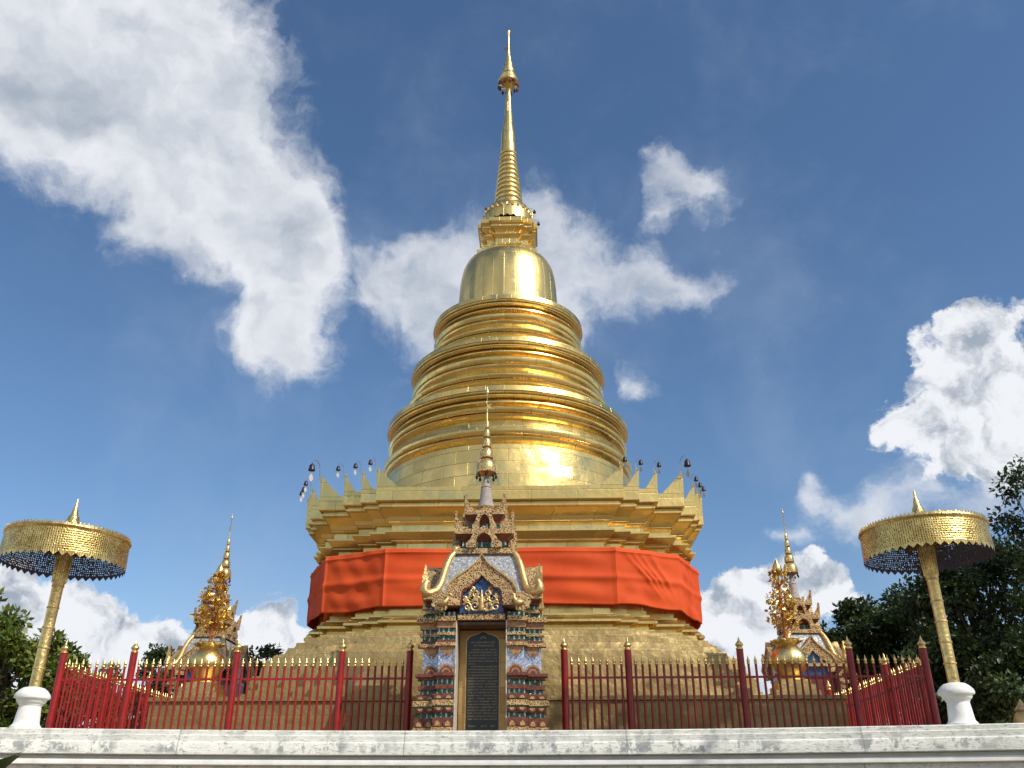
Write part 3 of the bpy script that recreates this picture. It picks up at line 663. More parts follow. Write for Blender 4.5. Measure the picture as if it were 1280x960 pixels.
# ------------------------------------------------------------------ shrines
def shrine(label, side=False):
    root = empty('gilded_shrine', (0, 0, ZT), label=label, cat='shrine', group='spired shrines on the sides of the stupa')
    def bl(mb, name, mat, par=root, sm_=None): 
        mb.v = [(x, y, z - ZT) for x, y, z in mb.v]; return mb.build(name, mat, par, sm_)
    # body behind the pilasters
    b = MB(); b.box(-1.12, 1.12, -.30, .80, ZT, 5.80); b.box(-1.12, -.52, -.62, -.302, ZT, 5.8); b.box(.52, 1.12, -.62, -.302, ZT, 5.8); b.box(-.519, .519, -.70, -.302, 5.30, 5.8)
    body = bl(b, 'wall', M['darkred'])
    b = MB(); b.box(-.505, .505, -.335, -.303, ZT, 5.22); bl(b, 'niche_panel', M['panel'], body)
    fr = MB()
    for s in (-1, 1): fr.box(min(s * .512, s * .535), max(s * .512, s * .535), -.975, -.45, ZT, 5.32)
    df = bl(fr, 'door_frame', M['trim'])
    fr = MB(); fr.box(-.511, .511, -.90, -.34, 5.24, 5.30); bl(fr, 'head_board', M['wood'], df)
    layers = [(ZT, 2.95, .14, 'tanred'), (2.95, 3.22, .12, 'fil_lo'), (3.22, 3.40, .09, 'petal'), (3.40, 3.49, .02, 'glass'), (3.49, 3.60, .07, 'petaldn'), (3.60, 3.625, .075, 'greenline'), (3.625, 3.73, .13, 'fil_lo'), (3.73, 3.745, .09, 'greenline'),
              (3.745, 3.86, .08, 'petal'), (3.86, 3.95, .0, 'glass'), (3.95, 4.04, .05, 'tanred'), (4.04, 4.14, .0, 'glass'), (4.14, 4.20, .06, 'tanred'), (4.20, 4.26, .11, 'tanred'), (4.26, 4.80, -.02, 'mirror'), (4.80, 4.87, .09, 'fil_lo'),
              (4.87, 4.93, .03, 'tanred'), (4.93, 5.02, .0, 'glass'), (5.02, 5.08, .05, 'fil_lo'), (5.08, 5.17, .0, 'glass'), (5.17, 5.30, .05, 'tan'), (5.30, 5.40, .12, 'fil_lo'), (5.40, 5.50, .0, 'glass'), (5.50, 5.56, .06, 'fil_lo'), (5.56, 5.66, .0, 'glass'), (5.66, 5.76, .06, 'tanred')]
    nm = {'fil_lo': 'carved_band', 'glass': 'glass_band', 'greenline': 'glass_strip', 'mirror': 'mosaic_shaft', 'tan': 'bracket', 'tanred': 'moulding', 'petal': 'petal_row', 'petaldn': 'petal_row'}
    for s in (-1, 1):
        pil = None
        for (z0, z1, e, mk) in layers:
            b = MB(); top = z0 > 5.4
            mi = {'petal': 'tanred', 'petaldn': 'tanred'}.get(mk, mk)
            ins = .5 if mk != 'mirror' else .54
            segs = [(.537, .90 + e * .6, -.93 - e), (.90 + e * .6 + .001, 1.26 + e, -.70 - e)]
            if top: segs = [(.80, 1.16 + e, -.72 - e)]
            for (xa, xb, yf) in segs: b.box(min(s * xa, s * xb), max(s * xa, s * xb), yf, -.62 if top else -.60, z0, z1)
            if mk in ('petal', 'petaldn'):
                for (xa, xb, yf) in segs:
                    w = .17; nn = max(2, round((xb - xa) / w)); w = (xb - xa) / nn
                    for q in range(nn):
                        cx = s * (xa + (q + .5) * w); h = z1 - z0
                        o = [(cx - w * .46, 0), (cx - w * .44, .45), (cx - w * .25, .8), (cx, 1.0), (cx + w * .25, .8), (cx + w * .44, .45), (cx + w * .46, 0)]
                        if mk == 'petaldn': o = [(x, 1 - z) for x, z in o]
                        b.plate([(x, z0 + .01 + z * (h - .02)) for x, z in o], yf - .035, yf + .01, mi=1)
                        o2 = [(cx + (x - cx) * .55, .05 + z * .62) for x, z in o] if mk == 'petal' else [(cx + (x - cx) * .55, 1 - (.05 + (1 - z) * .62)) for x, z in o]
                        b.plate([(x, z0 + .01 + z * (h - .02)) for x, z in o2], yf - .047, yf - .0352, mi=2)
            mats = [M[mi], M['tanred'] if 'petal' in mk else M['tan'], M['petal'] if 'petal' in mk else M['gold_soft']]
            if mk == 'mirror':
                # lotus half discs below, hanging brackets above
                for (xa, xb, yf) in segs:
                    cx = s * (xa + xb) / 2; r = (xb - xa) * .48
                    for q, (rr, mi_) in enumerate(((1, 1), (.78, 2), (.56, 1), (.34, 2))):
                        b.plate([(cx + r * rr * math.cos(t_), z0 + .004 + r * rr * 1.08 * math.sin(t_)) for t_ in np.linspace(0, math.pi, 15)], yf - .05 - .012 * q, yf + .002 - .012 * q + (0 if q == 0 else -.051 + .0), mi=mi_)
                    b.plate([(cx - r, z1 - .002), (cx + r, z1 - .002), (cx + r * .6, z1 - .12), (cx + r * .25 * 1, z1 - .22), (cx, z1 - .14), (cx - r * .25, z1 - .2), (cx - r * .7, z1 - .10)], yf - .05, yf + .002, mi=1)
                mats = [M['mirror'], M['tan'], M['tanred']]
            if pil is None:
                pil = bl(b, 'pilaster', mats)
            else: bl(b, nm[mk], mats, pil)
    b = MB(); b.box(-.499, .499, -1.0, -.60, 5.325, 5.45); bl(b, 'lintel', M['fil'])
    b = MB(); b.box(-.62, -.30, .2, .801, ZT, 2.9); 
    # cornice under the roof
    b = MB(); b.box(-1.27, 1.27, -.98, .98, 5.762, 5.86); bl(b, 'cornice', M['fil_lo'])
    # concave roof
    rp = [(1.10, .90, 5.862), (.99, .80, 5.93), (.92, .74, 6.04), (.87, .69, 6.2), (.83, .65, 6.38), (.78, .59, 6.58), (.72, .53, 6.74), (.64, .46, 6.86)]
    b = MB(); b.loft([[(-x, -y, z), (x, -y, z), (x, y, z), (-x, y, z)] for x, y, z in rp], uv=False); roof = bl(b, 'roof', M['roofmos'])
    def naga(sx, sy):
        b = MB(); P = [(sx * (x + .02), sy * (y + .02), z + .03) for x, y, z in reversed(rp)]
        P = [(P[0][0] * .96, P[0][1] * .96, P[0][2] + .10), (P[0][0] * .88, P[0][1] * .9, P[0][2] + .13)][::-1] + P
        P += [(sx * 1.20, sy * .96, 5.90), (sx * 1.24, sy * .98, 5.97), (sx * 1.22, sy * .97, 6.07), (sx * 1.19, sy * .96, 6.15)]
        b.tube(P, [.035, .06, .068, .07, .075, .08, .085, .09, .095, .10, .10, .10, .085, .065], 8)
        # flame crest
        ol = [(-.05, 0), (.07, .02), (.10, .10), (.05, .12), (.09, .20), (.04, .20), (.06, .30), (.015, .28), (.02, .40), (-.02, .46), (-.035, .34), (-.05, .24), (-.08, .18), (-.06, .12), (-.085, .06)]
        vs = [(sx * (1.21 - u * .9), sy * (.97 - u * .3) - .03, 6.06 + v) for u, v in ol] + [(sx * (1.21 - u * .9), sy * (.97 - u * .3) + .03, 6.06 + v) for u, v in ol]
        n = len(ol); b.add(vs, [tuple(range(n)), tuple(reversed(range(n, 2 * n)))] + [(k, k + n, (k + 1) % n + n, (k + 1) % n) for k in range(n)])
        return b
    for sx in (-1, 1):
        for sy in (-1, 1): bl(naga(sx, sy), 'naga_ridge', M['gold_soft'], roof, 50)
    # gable arch
    k1 = .0176 / 7.11; k2 = .0171 / 7.11
    cv = lambda L_: [((x - 600) * k1, 6.66 - (y - 120) * k2) for x, y in L_]
    outer = cv([(300, 560), (296, 470), (305, 420), (330, 370), (385, 315), (450, 272), (515, 222), (560, 178), (600, 112)])
    inner = cv([(415, 560), (425, 480), (428, 440), (450, 412), (495, 398), (520, 370), (548, 345), (575, 322), (598, 292)])
    mir = lambda L_: [(-x, z) for x, z in reversed(L_)]
    O_ = outer + mir(outer)[1:]; I_ = inner + mir(inner)[1:]
    b = MB(); b.band(O_, I_, -1.16, -.62, yin=-1.13); arch = bl(b, 'gable_arch', M['fil'])
    b = MB(); rim = [(x * .955, z - .028) for x, z in O_]; b.band([(x * 1.0, z) for x, z in I_], [(x * .93, z - .03) for x, z in I_], -1.11, -.7); bl(b, 'arch_lining', M['darkred'], arch)
    b = MB(); b.band([(x * 1.03, z + .02) for x, z in O_], [(x * .985, z - .012) for x, z in O_], -1.19, -1.05); bl(b, 'arch_rim', M['gold_soft'], arch)
    b = MB(); b.plate([(-.46, 5.46)] + I_ + [(.46, 5.46)], -1.03, -.985); tym = bl(b, 'tympanum', M['blue'])
    for qd in (1, 2, 3):
        c_, s_ = [(1, 0), (0, 1), (-1, 0), (0, -1)][qd]; dd = .16 if qd != 2 else 0.
        rt = lambda p, c_=c_, s_=s_, dd=dd: (p[0] * c_ - (p[1] - dd) * s_, p[0] * s_ + (p[1] - dd) * c_, p[2])
        w_ = .86 if qd != 2 else 1.
        q_ = lambda L_: [(x * w_, z) for x, z in L_]
        g_ = MB(); g_.band(q_(O_), q_(I_), -1.10, -.62, yin=-1.07, rot=rt); ga = bl(g_, 'gable_arch', M['fil'])
        g_ = MB(); g_.plate(q_([(-.46, 5.46)] + I_ + [(.46, 5.46)]), -1.0, -.985 + .02, rot=rt); bl(g_, 'tympanum', M['blue'], ga)
        g_ = MB(); g_.band(q_([(x * 1.03, z + .02) for x, z in O_]), q_([(x * .985, z - .012) for x, z in O_]), -1.13, -1.0, rot=rt); bl(g_, 'arch_rim', M['gold_soft'], ga)
    # scrolls on the blue ground
    rs = random.Random(11); b = MB()
    def scroll(cx, cz, r, turns, a0, dirn, w=.022):
        P = []; 
        for t_ in np.linspace(0, 1, 16):
            a = a0 + dirn * turns * 2 * math.pi * t_; q = r * (1 - .82 * t_); P.append((cx + q * math.cos(a), -1.05, cz + q * math.sin(a)))
        b.tube(P, [w * (1 - .5 * t_) for t_ in np.linspace(0, 1, 16)], 6)
    for sx in (-1, 1):
        for (cx, cz, r, a0) in ((.14, 5.60, .11, 3.6), (.30, 5.58, .10, .5), (.24, 5.76, .10, 2.5), (.12, 5.86, .08, 4.5), (.36, 5.74, .06, 1.), (.10, 5.74, .07, .3), (.20, 5.94, .06, 1.2)):
            scroll(sx * cx, cz, r, 1.3, a0 if sx > 0 else math.pi - a0, sx)
        for q in range(10):
            cx, cz = rs.uniform(.05, .36), rs.uniform(5.52, 5.95); b.plate([(sx * cx + .035 * math.cos(t_) , cz + .045 * math.sin(t_)) for t_ in np.linspace(0, 2 * math.pi, 7)[:-1]], -1.065, -1.031)
    b.lathe([(.05, 5.50), (.075, 5.58), (.05, 5.68), (.06, 5.74), (.03, 5.82), (.008, 5.94)], 10, (0, -1.05, 0))
    bl(b, 'scrollwork', M['gold_soft'], tym, 50)
    # birds with fan tails at the feet of the arch
    for s in (-1, 1):
        b = MB(); cx = s * .84; cz = 5.66
        fan = [(cx + s * .02 + .175 * (1 + .10 * math.cos(9 * a)) * math.cos(a), cz + .20 * (1 + .10 * math.cos(9 * a)) * math.sin(a)) for a in np.linspace(0, 2 * math.pi, 37)[:-1]]
        b.plate(fan, -1.23, -1.15)
        b2 = MB(); b2.tube([(cx + s * .06, -1.27, cz - .03), (cx - s * .02, -1.29, cz - .05), (cx - s * .10, -1.29, cz - .03), (cx - s * .15, -1.29, cz + .05), (cx - s * .14, -1.29, cz + .12), (cx - s * .19, -1.29, cz + .145), (cx - s * .25, -1.29, cz + .10)], [.02, .075, .07, .035, .03, .034, .008], 8)
        b2.tube([(cx - s * .04, -1.27, cz - .10), (cx - s * .03, -1.27, cz - .19)], .014, 5); b2.tube([(cx - s * .10, -1.27, cz - .09), (cx - s * .10, -1.27, cz - .19)], .014, 5)
        bird = bl(b2, 'bird_ornament', M['gold_soft'], root, 60); bl(b, 'fan_tail', M['fil'], bird)
    # upper storeys
    b = MB(); b.box(-.72, .72, -.54, .54, 6.862, 6.98); bl(b, 'ridge_band', M['fil'])
    def storey(zb, hb, hd, z1, hc, hcd, zc, ah):
        st = MB(); st.box(-hb, hb, -hd, hd, zb, z1); bdy = bl(st, 'storey', M['darkred'])
        g_ = MB(); g_.box(-hb - .015, hb + .015, -hd - .015, hd + .015, zb + .05, zb + .17); bl(g_, 'glass_band', M['glass'], bdy)
        g_ = MB(); g_.frustum(hb, hd, z1 - .16, hc - .03, hcd - .03, z1 - .001); bl(g_, 'soffit', M['tanred'], bdy)
        c = MB(); c.box(-hc, hc, -hcd, hcd, z1, zc); bl(c, 'carved_cornice', M['fil_lo'], bdy)
        for sx in (-1, 1):
            for sy in (-1, 1):
                a = MB(); w = .22
                for sg in (0, 1):
                    tri = [(0, 0), (-w, 0), (-w * .45, ah * .45), (.03, ah)]
                    P = (lambda u, v, d: (sx * (hc + u), sy * (hcd - d), zc + v)) if sg == 0 else (lambda u, v, d: (sx * (hc - d), sy * (hcd + u), zc + v))
                    vs = [P(u, v, .0) for u, v in tri] + [P(u, v, .05) for u, v in tri]; a.add(vs, [(0, 1, 2, 3), (7, 6, 5, 4), (0, 4, 5, 1), (1, 5, 6, 2), (2, 6, 7, 3), (3, 7, 4, 0)])
                bl(a, 'corner_antefix', M['fil_lo'], bdy)
        ow, oh = hb * .74, (zc - zb) * 1.12
        oo = [(-ow * 1.1, 0), (-ow * 1.12, oh * .2), (-ow * .85, oh * .38), (-ow * .72, oh * .6), (-ow * .42, oh * .82), (0, oh)]; ii = [(-ow * .5, 0), (-ow * .5, oh * .22), (-ow * .46, oh * .42), (-ow * .40, oh * .5), (-ow * .22, oh * .62), (0, oh * .70)]
        for qd in range(4):
            c_, s_ = [(1, 0), (0, 1), (-1, 0), (0, -1)][qd]; dd = hcd if qd % 2 == 0 else hc
            rt = lambda p, c_=c_, s_=s_: (p[0] * c_ - p[1] * s_, p[0] * s_ + p[1] * c_, p[2])
            a = MB(); a.band([(x, zb + z) for x, z in oo + mir(oo)[1:]], [(x, zb + z) for x, z in ii + mir(ii)[1:]], -dd - .06, -dd + .12, rot=rt); bl(a, 'small_gable', M['fil'], bdy)
    storey(6.982, .48, .40, 7.31, .66, .56, 7.42, .40)
    storey(7.422, .33, .30, 7.80, .46, .42, 7.90, .38)
    b = MB(); b.lathe([(.24, 7.902), (.25, 7.98), (.20, 8.02), (.22, 8.07), (.19, 8.09)], 16); pin = bl(b, 'pinnacle_base', M['fil_lo'], root, 40)
    b = MB(); b.lathe([(.20, 8.09), (.18, 8.16), (.145, 8.30), (.125, 8.5), (.115, 8.56), (.13, 8.58), (.095, 8.62), (.07, 8.78), (.04, 8.95)], 12); bl(b, 'pinnacle', M['pinkgrey'], pin, 40)
    mast = MB(); mast.lathe([(.025, 8.9), (.02, 10.3), (.012, 11.0), (.03, 11.03), (.035, 11.07), (.01, 11.12), (.004, 11.2)], 8); mast.plate([(.012, 10.60), (.09, 10.63), (.07, 10.69), (.10, 10.74), (.012, 10.72)], -.006, .006); mst = bl(mast, 'mast', M['gold'], root, 40)
    for (z0, z1, r) in ((8.93, 9.27, .235), (9.31, 9.57, .155), (9.60, 9.83, .108), (9.86, 10.07, .078), (10.10, 10.29, .05)):
        b = MB(); b.lathe([(r * .9, z0 + .02), (r, z0), (r * 1.03, z0 + .02), (r * .98, z0 + (z1 - z0) * .6), (r * .80, z1 - .03), (r * .55, z1), (.02, z1 + .02)], 20)
        c = bl(b, 'umbrella_tier', M['fil_gold'], mst, 50)
        if r > .2:
            b = MB()
            for q in range(8):
                a = math.pi / 4 * q; b.lathe([(.012, 0), (.012, -.04), (.03, -.07), (.032, -.11), (.004, -.15)], 6, (r * .97 * math.cos(a), r * .97 * math.sin(a), z0))
            bl(b, 'pendant', M['bronze'], c)
    return root
M['fil_gold'] = filigree('gilt_pierced_umbrella', (.80, .60, .25), (.30, .18, .06), 24., (.13, .20), .9, .35)
sh = shrine('front shrine with blue gable, arched black tablet doorway and tall gold umbrella spire')
sh.location = (-.06, -9.97, ZT)
for (x, y, a, lab) in ((-9.62, 0.05, -math.pi / 2, 'shrine half hidden behind the left gold vase tree, beyond the sunlit fence'), (9.55, .05, math.pi / 2, 'shrine with pale roof behind the right gold vase tree, by dark trees')):
    o = copy_tree(sh); o.location = (x, y, ZT); o.rotation_euler = (0, 0, a); o['label'] = lab

# inscribed stone in the doorway
def tablet():
    root = empty('stone_tablet', (-.06, -9.97 - .34, ZT), label='black stone tablet with gold writing inside the front shrine doorway', cat='tablet')
    w, zb, zs, zt = .345, 0.0, 5.0 - ZT, 5.18 - ZT
    ol = [(-w, zb), (w, zb), (w, zs - .03), (w * .97, zs + .02), (w * .80, zs + .085), (w * .52, zs + .12), (w * .34, zs + .135), (w * .16, zs + .165), (0, zt + .01)]
    ol += [(-x, z) for x, z in ol[2:-1][::-1]]
    b = MB(); b.plate(ol, -.045, -.001); b.build('slab', M['stone'], root)
    b = MB(); b.band([(x * 1.045, z + .012) for x, z in ol[1:] + ol[:1]], [(x, z) for x, z in ol[1:] + ol[:1]], -.05, -.001); b.build('border', M['gold_soft'], root)
    rs = random.Random(3); b = MB()
    def line(z, x0, x1, h):
        x = x0
        while x < x1:
            if rs.random() < .10: x += h * .7; continue
            cw = h * rs.uniform(.45, .75)
            # letter-like strokes: two uprights, a joining bar, sometimes a mark above
            t_ = h * .13; y0, y1 = -.047, -.0445
            b.box(x, x + t_, y0, y1, z, z + h * rs.uniform(.8, 1)); b.box(x + cw - t_, x + cw, y0, y1, z, z + h * rs.uniform(.7, 1))
            if rs.random() < .7: zz_ = z + h * rs.choice((0, .84, .45)); b.box(x + t_ + .0002, x + cw - t_ - .0002, y0, y1, zz_, zz_ + t_)
            if rs.random() < .3: b.box(x + cw * .2, x + cw * .8, y0, y1, z + h * 1.22, z + h * 1.22 + t_)
            x += cw + h * .22
    line(zs - .05, -.26, .26, .034); line(zs - .12, -.22, .22, .034)
    z = zs - .20; k = 0
    while z > .82:
        ind = .06 if k in (0, 6) else 0; end = -.18 if k == 5 else .30
        line(z, -.31 + ind, end, .026); z -= .058; k += 1
    for (xa, xb) in ((-.28, -.12), (-.02, .07), (.18, .25)): line(.72, xa, xb, .035)
    for q in range(9):
        a = math.pi * (q + .5) / 9; r0, r1 = .035, .075
        p0 = (math.cos(a), math.sin(a)); n_ = (-p0[1] * .006, p0[0] * .006)
        b.plate([(p0[0] * r0 + n_[0], zs + .035 + p0[1] * r0 + n_[1]), (p0[0] * r0 - n_[0], zs + .035 + p0[1] * r0 - n_[1]), (p0[0] * r1, zs + .035 + p0[1] * r1)], -.047, -.0445)
    b.build('gold_writing', M['letter'], root)
tablet()

# ------------------------------------------------------------------ gold vases with golden trees
def vase_tree(seed, label, N_=46):
    root = empty('golden_vase_tree', (0, 0, 4.13), label=label, cat='vase', group='gold vases with metal trees on the plinth')
    b = MB(); b.cbox(0, 0, .52, .52, 0, .16); b.cbox(0, 0, .44, .44, .16, .30); b.cbox(0, 0, .36, .36, .30, .42); b.build('pedestal', M['gold'], root)
    b = MB(); b.lathe([(.27, .42), (.29, .46), (.20, .52), (.22, .56), (.30, .66), (.36, .80), (.37, .92), (.33, 1.06), (.24, 1.18), (.19, 1.24), (.20, 1.28), (.27, 1.33), (.29, 1.38), (.24, 1.40), (.05, 1.36)], 28)
    v = b.build('vase', M['gold'], root, 40)
    b = MB()
    for k in range(12):
        a = 2 * math.pi * k / 12; c, s = math.cos(a), math.sin(a)
        pts = [(.20, 1.28, -.05), (.27, 1.34, -.07), (.34, 1.36, 0), (.27, 1.34, .07), (.20, 1.28, .05)]
        vs = [(c * r - s * t_, s * r + c * t_, z + dz) for dz in (0, .025) for r, z, t_ in pts]
        b.add(vs, [(0, 1, 2, 3, 4), (9, 8, 7, 6, 5)] + [(i, (i + 1) % 5, (i + 1) % 5 + 5, i + 5) for i in range(5)])
    b.build('lotus_rim', M['gold'], v)
    v.scale = (1.2, 1.2, 1); rs = random.Random(seed); b = MB(); b.tube([(0, 0, 1.3), (.01, 0, 2.0), (-.01, .01, 2.6), (0, 0, 3.05)], [.05, .045, .035, .02], 8); ends = []
    for k in range(N_):
        z = 1.62 + 1.35 * k / N_; a = k * 2.4 + rs.uniform(-.4, .4); t_ = (z - 1.62) / 1.35
        r = (.43 if t_ > .12 else .32) * (1 - .62 * max(0, t_ - .25) / .75) * rs.uniform(.55, 1.05)
        e = (r * math.cos(a), r * math.sin(a), z + .10 + .08 * rs.random()); ends.append(e)
        if r > .3: ends.append((e[0] * .6, e[1] * .6, z + .08))
        b.tube([(0, 0, z - .12), (e[0] * .5, e[1] * .5, z - .02), e], [.014, .011, .007], 5)
    st = b.build('branches', M['red_gold'], root, 60)
    b = MB()
    for (x, y, z) in ends:
        for q in range(9):
            d = Vector((rs.gauss(0, 1), rs.gauss(0, 1), rs.gauss(.2, .8))).normalized(); s_ = rs.uniform(.07, .125); c = Vector((x, y, z)) + d * .03
            t_ = d.cross(Vector((rs.gauss(0, 1), rs.gauss(0, 1), rs.gauss(0, 1)))).normalized(); n_ = d.cross(t_)
            b.add([c, c + d * s_ * .5 + t_ * s_ * .42 + n_ * .012, c + d * s_ * 1.15, c + d * s_ * .5 - t_ * s_ * .42 + n_ * .012], [(0, 1, 2), (0, 2, 3)])
    b.build('leaves', M['gold_leaf'], root, fix=False)
    b = MB()
    for k in range(10):
        a = 2 * math.pi * k / 10; b.add([(0, 0, 3.0), (.17 * math.cos(a - .25), .17 * math.sin(a - .25), 3.05), (.24 * math.cos(a), .24 * math.sin(a), 3.12), (.17 * math.cos(a + .25), .17 * math.sin(a + .25), 3.05)], [(0, 1, 2), (0, 2, 3)])
    b.lathe([(.03, 2.98), (.11, 3.06), (.125, 3.14), (.10, 3.24), (.05, 3.34), (.01, 3.42)], 14); b.build('lotus_bud', M['gold'], root, 50)
    return root
M['gold_leaf'] = simple('thin_gold_leaf', (.88, .62, .20), .34, 1., .4, 9)
M['red_gold'] = simple('red_gilt_stem', (.50, .20, .06), .4, .6, .4, 8)
v = vase_tree(5, 'bright gold vase holding a dense golden tree, sunlit, above the left fence', 62); v.location = (-7.12, -7.2, 4.13)
v = vase_tree(8, 'shadowed gold vase holding a sparse golden tree, above the right fence', 36); v.location = (7.2, -7.2, 4.13)

# ------------------------------------------------------------------ parasols on the wall
def parasol(label):
    root = empty('ceremonial_parasol', (0, 0, WT), label=label, cat='parasol', group='gold parasols on white pedestals')
    b = MB(); b.lathe([(.215, 0), (.215, .03), (.205, .04), (.18, .07), (.172, .11), (.168, .16), (.152, .30), (.165, .312), (.168, .33), (.19, .34), (.205, .365), (.21, .385), (.245, .40), (.25, .43), (.236, .46), (.20, .50), (.15, .535), (.085, .55)], 36)
    b.build('pedestal', M['white'], root, 35)
    H = 2.42
    b = MB(); b.lathe([(.082, .545), (.082, 1.2), (.084, 1.95), (.09, 1.97), (.094, 2.0), (.102, 2.3), (.115, H)], 20); pole = b.build('pole', M['gold'], root, 30)
    for z in (.80, 1.08, 1.36, 1.64, 1.95):
        b = MB(); b.lathe([(.08, z - .014), (.092, z - .010), (.094, z), (.092, z + .010), (.08, z + .014)], 20); b.build('pole_ring', M['gold_soft'], pole, 40)
    b = MB()
    for k in range(12):
        a = 2 * math.pi * k / 12; b.tube([(.094 * math.cos(a), .094 * math.sin(a), 2.0), (.117 * math.cos(a), .117 * math.sin(a), H)], .014, 6)
    b.build('fluting', M['gold'], pole, 60)
    # drum of pierced sheet with a scalloped edge
    r, z0, z1 = .92, 2.27, 2.66; seg = 192; rings = []; nsc = 48
    b = MB(); vs = []; fs = []; us = []
    rows = [0, .04, .12, .5, .9, .96, 1.]
    for j, f in enumerate(rows):
        for k in range(seg):
            a = 2 * math.pi * k / seg; ph = (k % (seg // nsc)) / (seg // nsc); sc_ = .055 * (1 - abs(2 * ph - 1)) * 1.0
            z = z1 + (z0 - sc_ - z1) * f if f == 1 else z1 + (z0 - z1) * f
            rr = r * (1.0 + .012 * f); vs.append((rr * math.cos(a), rr * math.sin(a), z))
    for j in range(len(rows) - 1):
        for k in range(seg):
            k2 = (k + 1) % seg; u0, u1 = k / seg * 5.78, (k + 1) / seg * 5.78; v0, v1 = -rows[j] * .4, -rows[j + 1] * .4
            fs.append((j * seg + k, (j + 1) * seg + k, (j + 1) * seg + k2, j * seg + k2)); us.append([(u0, v0), (u0, v1), (u1, v1), (u1, v0)])
    b.add(vs, fs, us); dr = b.build('canopy_drum', M['pierced'], root, 40, fix=False)
    b = MB(); b.lathe([(r - .05, z1 + .012), (r + .012, z1 + .012), (r + .025, z1 - .012), (r + .012, z1 - .035), (r + .004, z1 - .038), (r + .003, z1 + .0)], 96); b.build('rim', M['gold'], root, 40)
    b = MB(); b.lathe([(r - .02, z1 - .02), (r - .03, z1 + .005), (.5, z1 + .10), (.16, z1 + .17), (.14, z1 + .17)], 64, caps=False); b.lathe([(r - .03, z1 - .03), (.5, z1 + .06), (.12, z1 + .12)], 64, caps=False); b.build('canopy_top', M['gold'], root, 40)
    b = MB()
    for k in range(12):
        a = 2 * math.pi * k / 12; b.tube([(.10 * math.cos(a), .10 * math.sin(a), H - .02), (.9 * math.cos(a), .9 * math.sin(a), z1 - .05)], .012, 5)
    b.build('ribs', M['wood'], root, 60)
    b = MB(); nz_ = 192; rg = []
    for (rr, base, tip) in ((r + .004, -.005, -.005), (r + .004, .012, .052), (r - .008, .012, .052), (r - .008, -.005, -.005)):
        rg.append([(rr * math.cos(2 * math.pi * k / nz_), rr * math.sin(2 * math.pi * k / nz_), z1 + (tip if k % 2 else base)) for k in range(nz_)])
    b.loft(rg, caps=False)
    b.build('crest_points', M['gold'], root)
    b = MB(); b.lathe([(.14, z1 + .15), (.135, z1 + .19), (.115, z1 + .21), (.085, z1 + .33), (.06, z1 + .36), (.042, z1 + .45), (.022, z1 + .50), (.02, z1 + .56), (.003, z1 + .62)], 20); b.build('finial', M['gold'], root, 40)
    return root
p1 = parasol('gold drum parasol standing on the wall before sunlit green trees, left of the stupa')
q = at(32, 908, wall_y(-5.6) + .33); p1.location = (q[0], q[1], WT); p1.rotation_euler = (R(.6), R(.9), 0)
p1.scale = (.85, .85, .915); p2 = copy_tree(p1); p2['label'] = 'gold drum parasol standing on the wall before dark trees, right of the stupa'
q = at(1203, 904, wall_y(6.3) + .33); p2.location = (q[0], q[1], WT); p2.rotation_euler = (R(0), R(-.3), .4)

# ------------------------------------------------------------------ small bits at the edges of the picture
def edge_plant():
    root = empty('leafy_plant', (0, 0, 0), label='dark green broad-leaved plant at the lower left corner before the wall', cat='plant')
    c = at(-20, 972, -24.6); root.location = (c[0], c[1], 0)
    b = MB(); b.tube([(0, 0, 0), (.03, .02, c[2] * .5), (0, 0, c[2] - .02)], [.035, .028, .014], 8); b.build('stem', M['bark'], root, 60)
    rs = random.Random(2); b = MB()
    for k in range(16):
        a = 2 * math.pi * k / 16 * 2.4; el = rs.uniform(.2, 1.1) if k > 2 else (.75, .9, .55)[k]; a = a if k > 2 else (-.15, .5, -.8)[k]; L_ = rs.uniform(.17, .25)
        d = Vector((math.cos(a) * math.cos(el), math.sin(a) * math.cos(el), math.sin(el))); s = d.cross(Vector((0, 0, 1))).normalized(); n_ = s.cross(d)
        base = Vector((0, 0, c[2] - .03 - .03 * max(0, k - 3))); 
        L0 = [(0, .0, 0), (.15, .5, .02), (.4, .95, .03), (.65, .8, .0), (.85, .45, -.06), (1, 0, -.12)]
        mid = [base + d * L_ * t_ + n_ * L_ * z for t_, w, z in L0]; lt = [base + d * L_ * t_ + s * L_ * .34 * w + n_ * L_ * (z + .05 * w) for t_, w, z in L0]; rt = [base + d * L_ * t_ - s * L_ * .34 * w + n_ * L_ * (z + .05 * w) for t_, w, z in L0]
        n = len(L0); b.add(mid + lt + rt, [(i, i + 1, n + i + 1, n + i) for i in range(n - 1)] + [(i, 2 * n + i, 2 * n + i + 1, i + 1) for i in range(n - 1)])
    b.build('leaves', M['leaf_dark'], root, 60, fix=False)
edge_plant()
def roof_finial():
    c = at(1280, 897, -14.5); root = empty('gilded_guardian_finial', (c[0], c[1], ZT), label='small gold carved finial peeking over the wall at the far right', cat='finial')
    z = c[2] - ZT
    b = MB(); b.cbox(0, 0, .2, .2, 0, z - .35); b.build('post', M['white'], root)
    b = MB(); b.lathe([(.16, z - .35), (.20, z - .28), (.15, z - .2), (.18, z - .12), (.15, z), (.10, z + .08), (.12, z + .11), (.05, z + .2), (.01, z + .28)], 14); b.build('carved_top', M['gold_soft'], root, 40)
roof_finial()

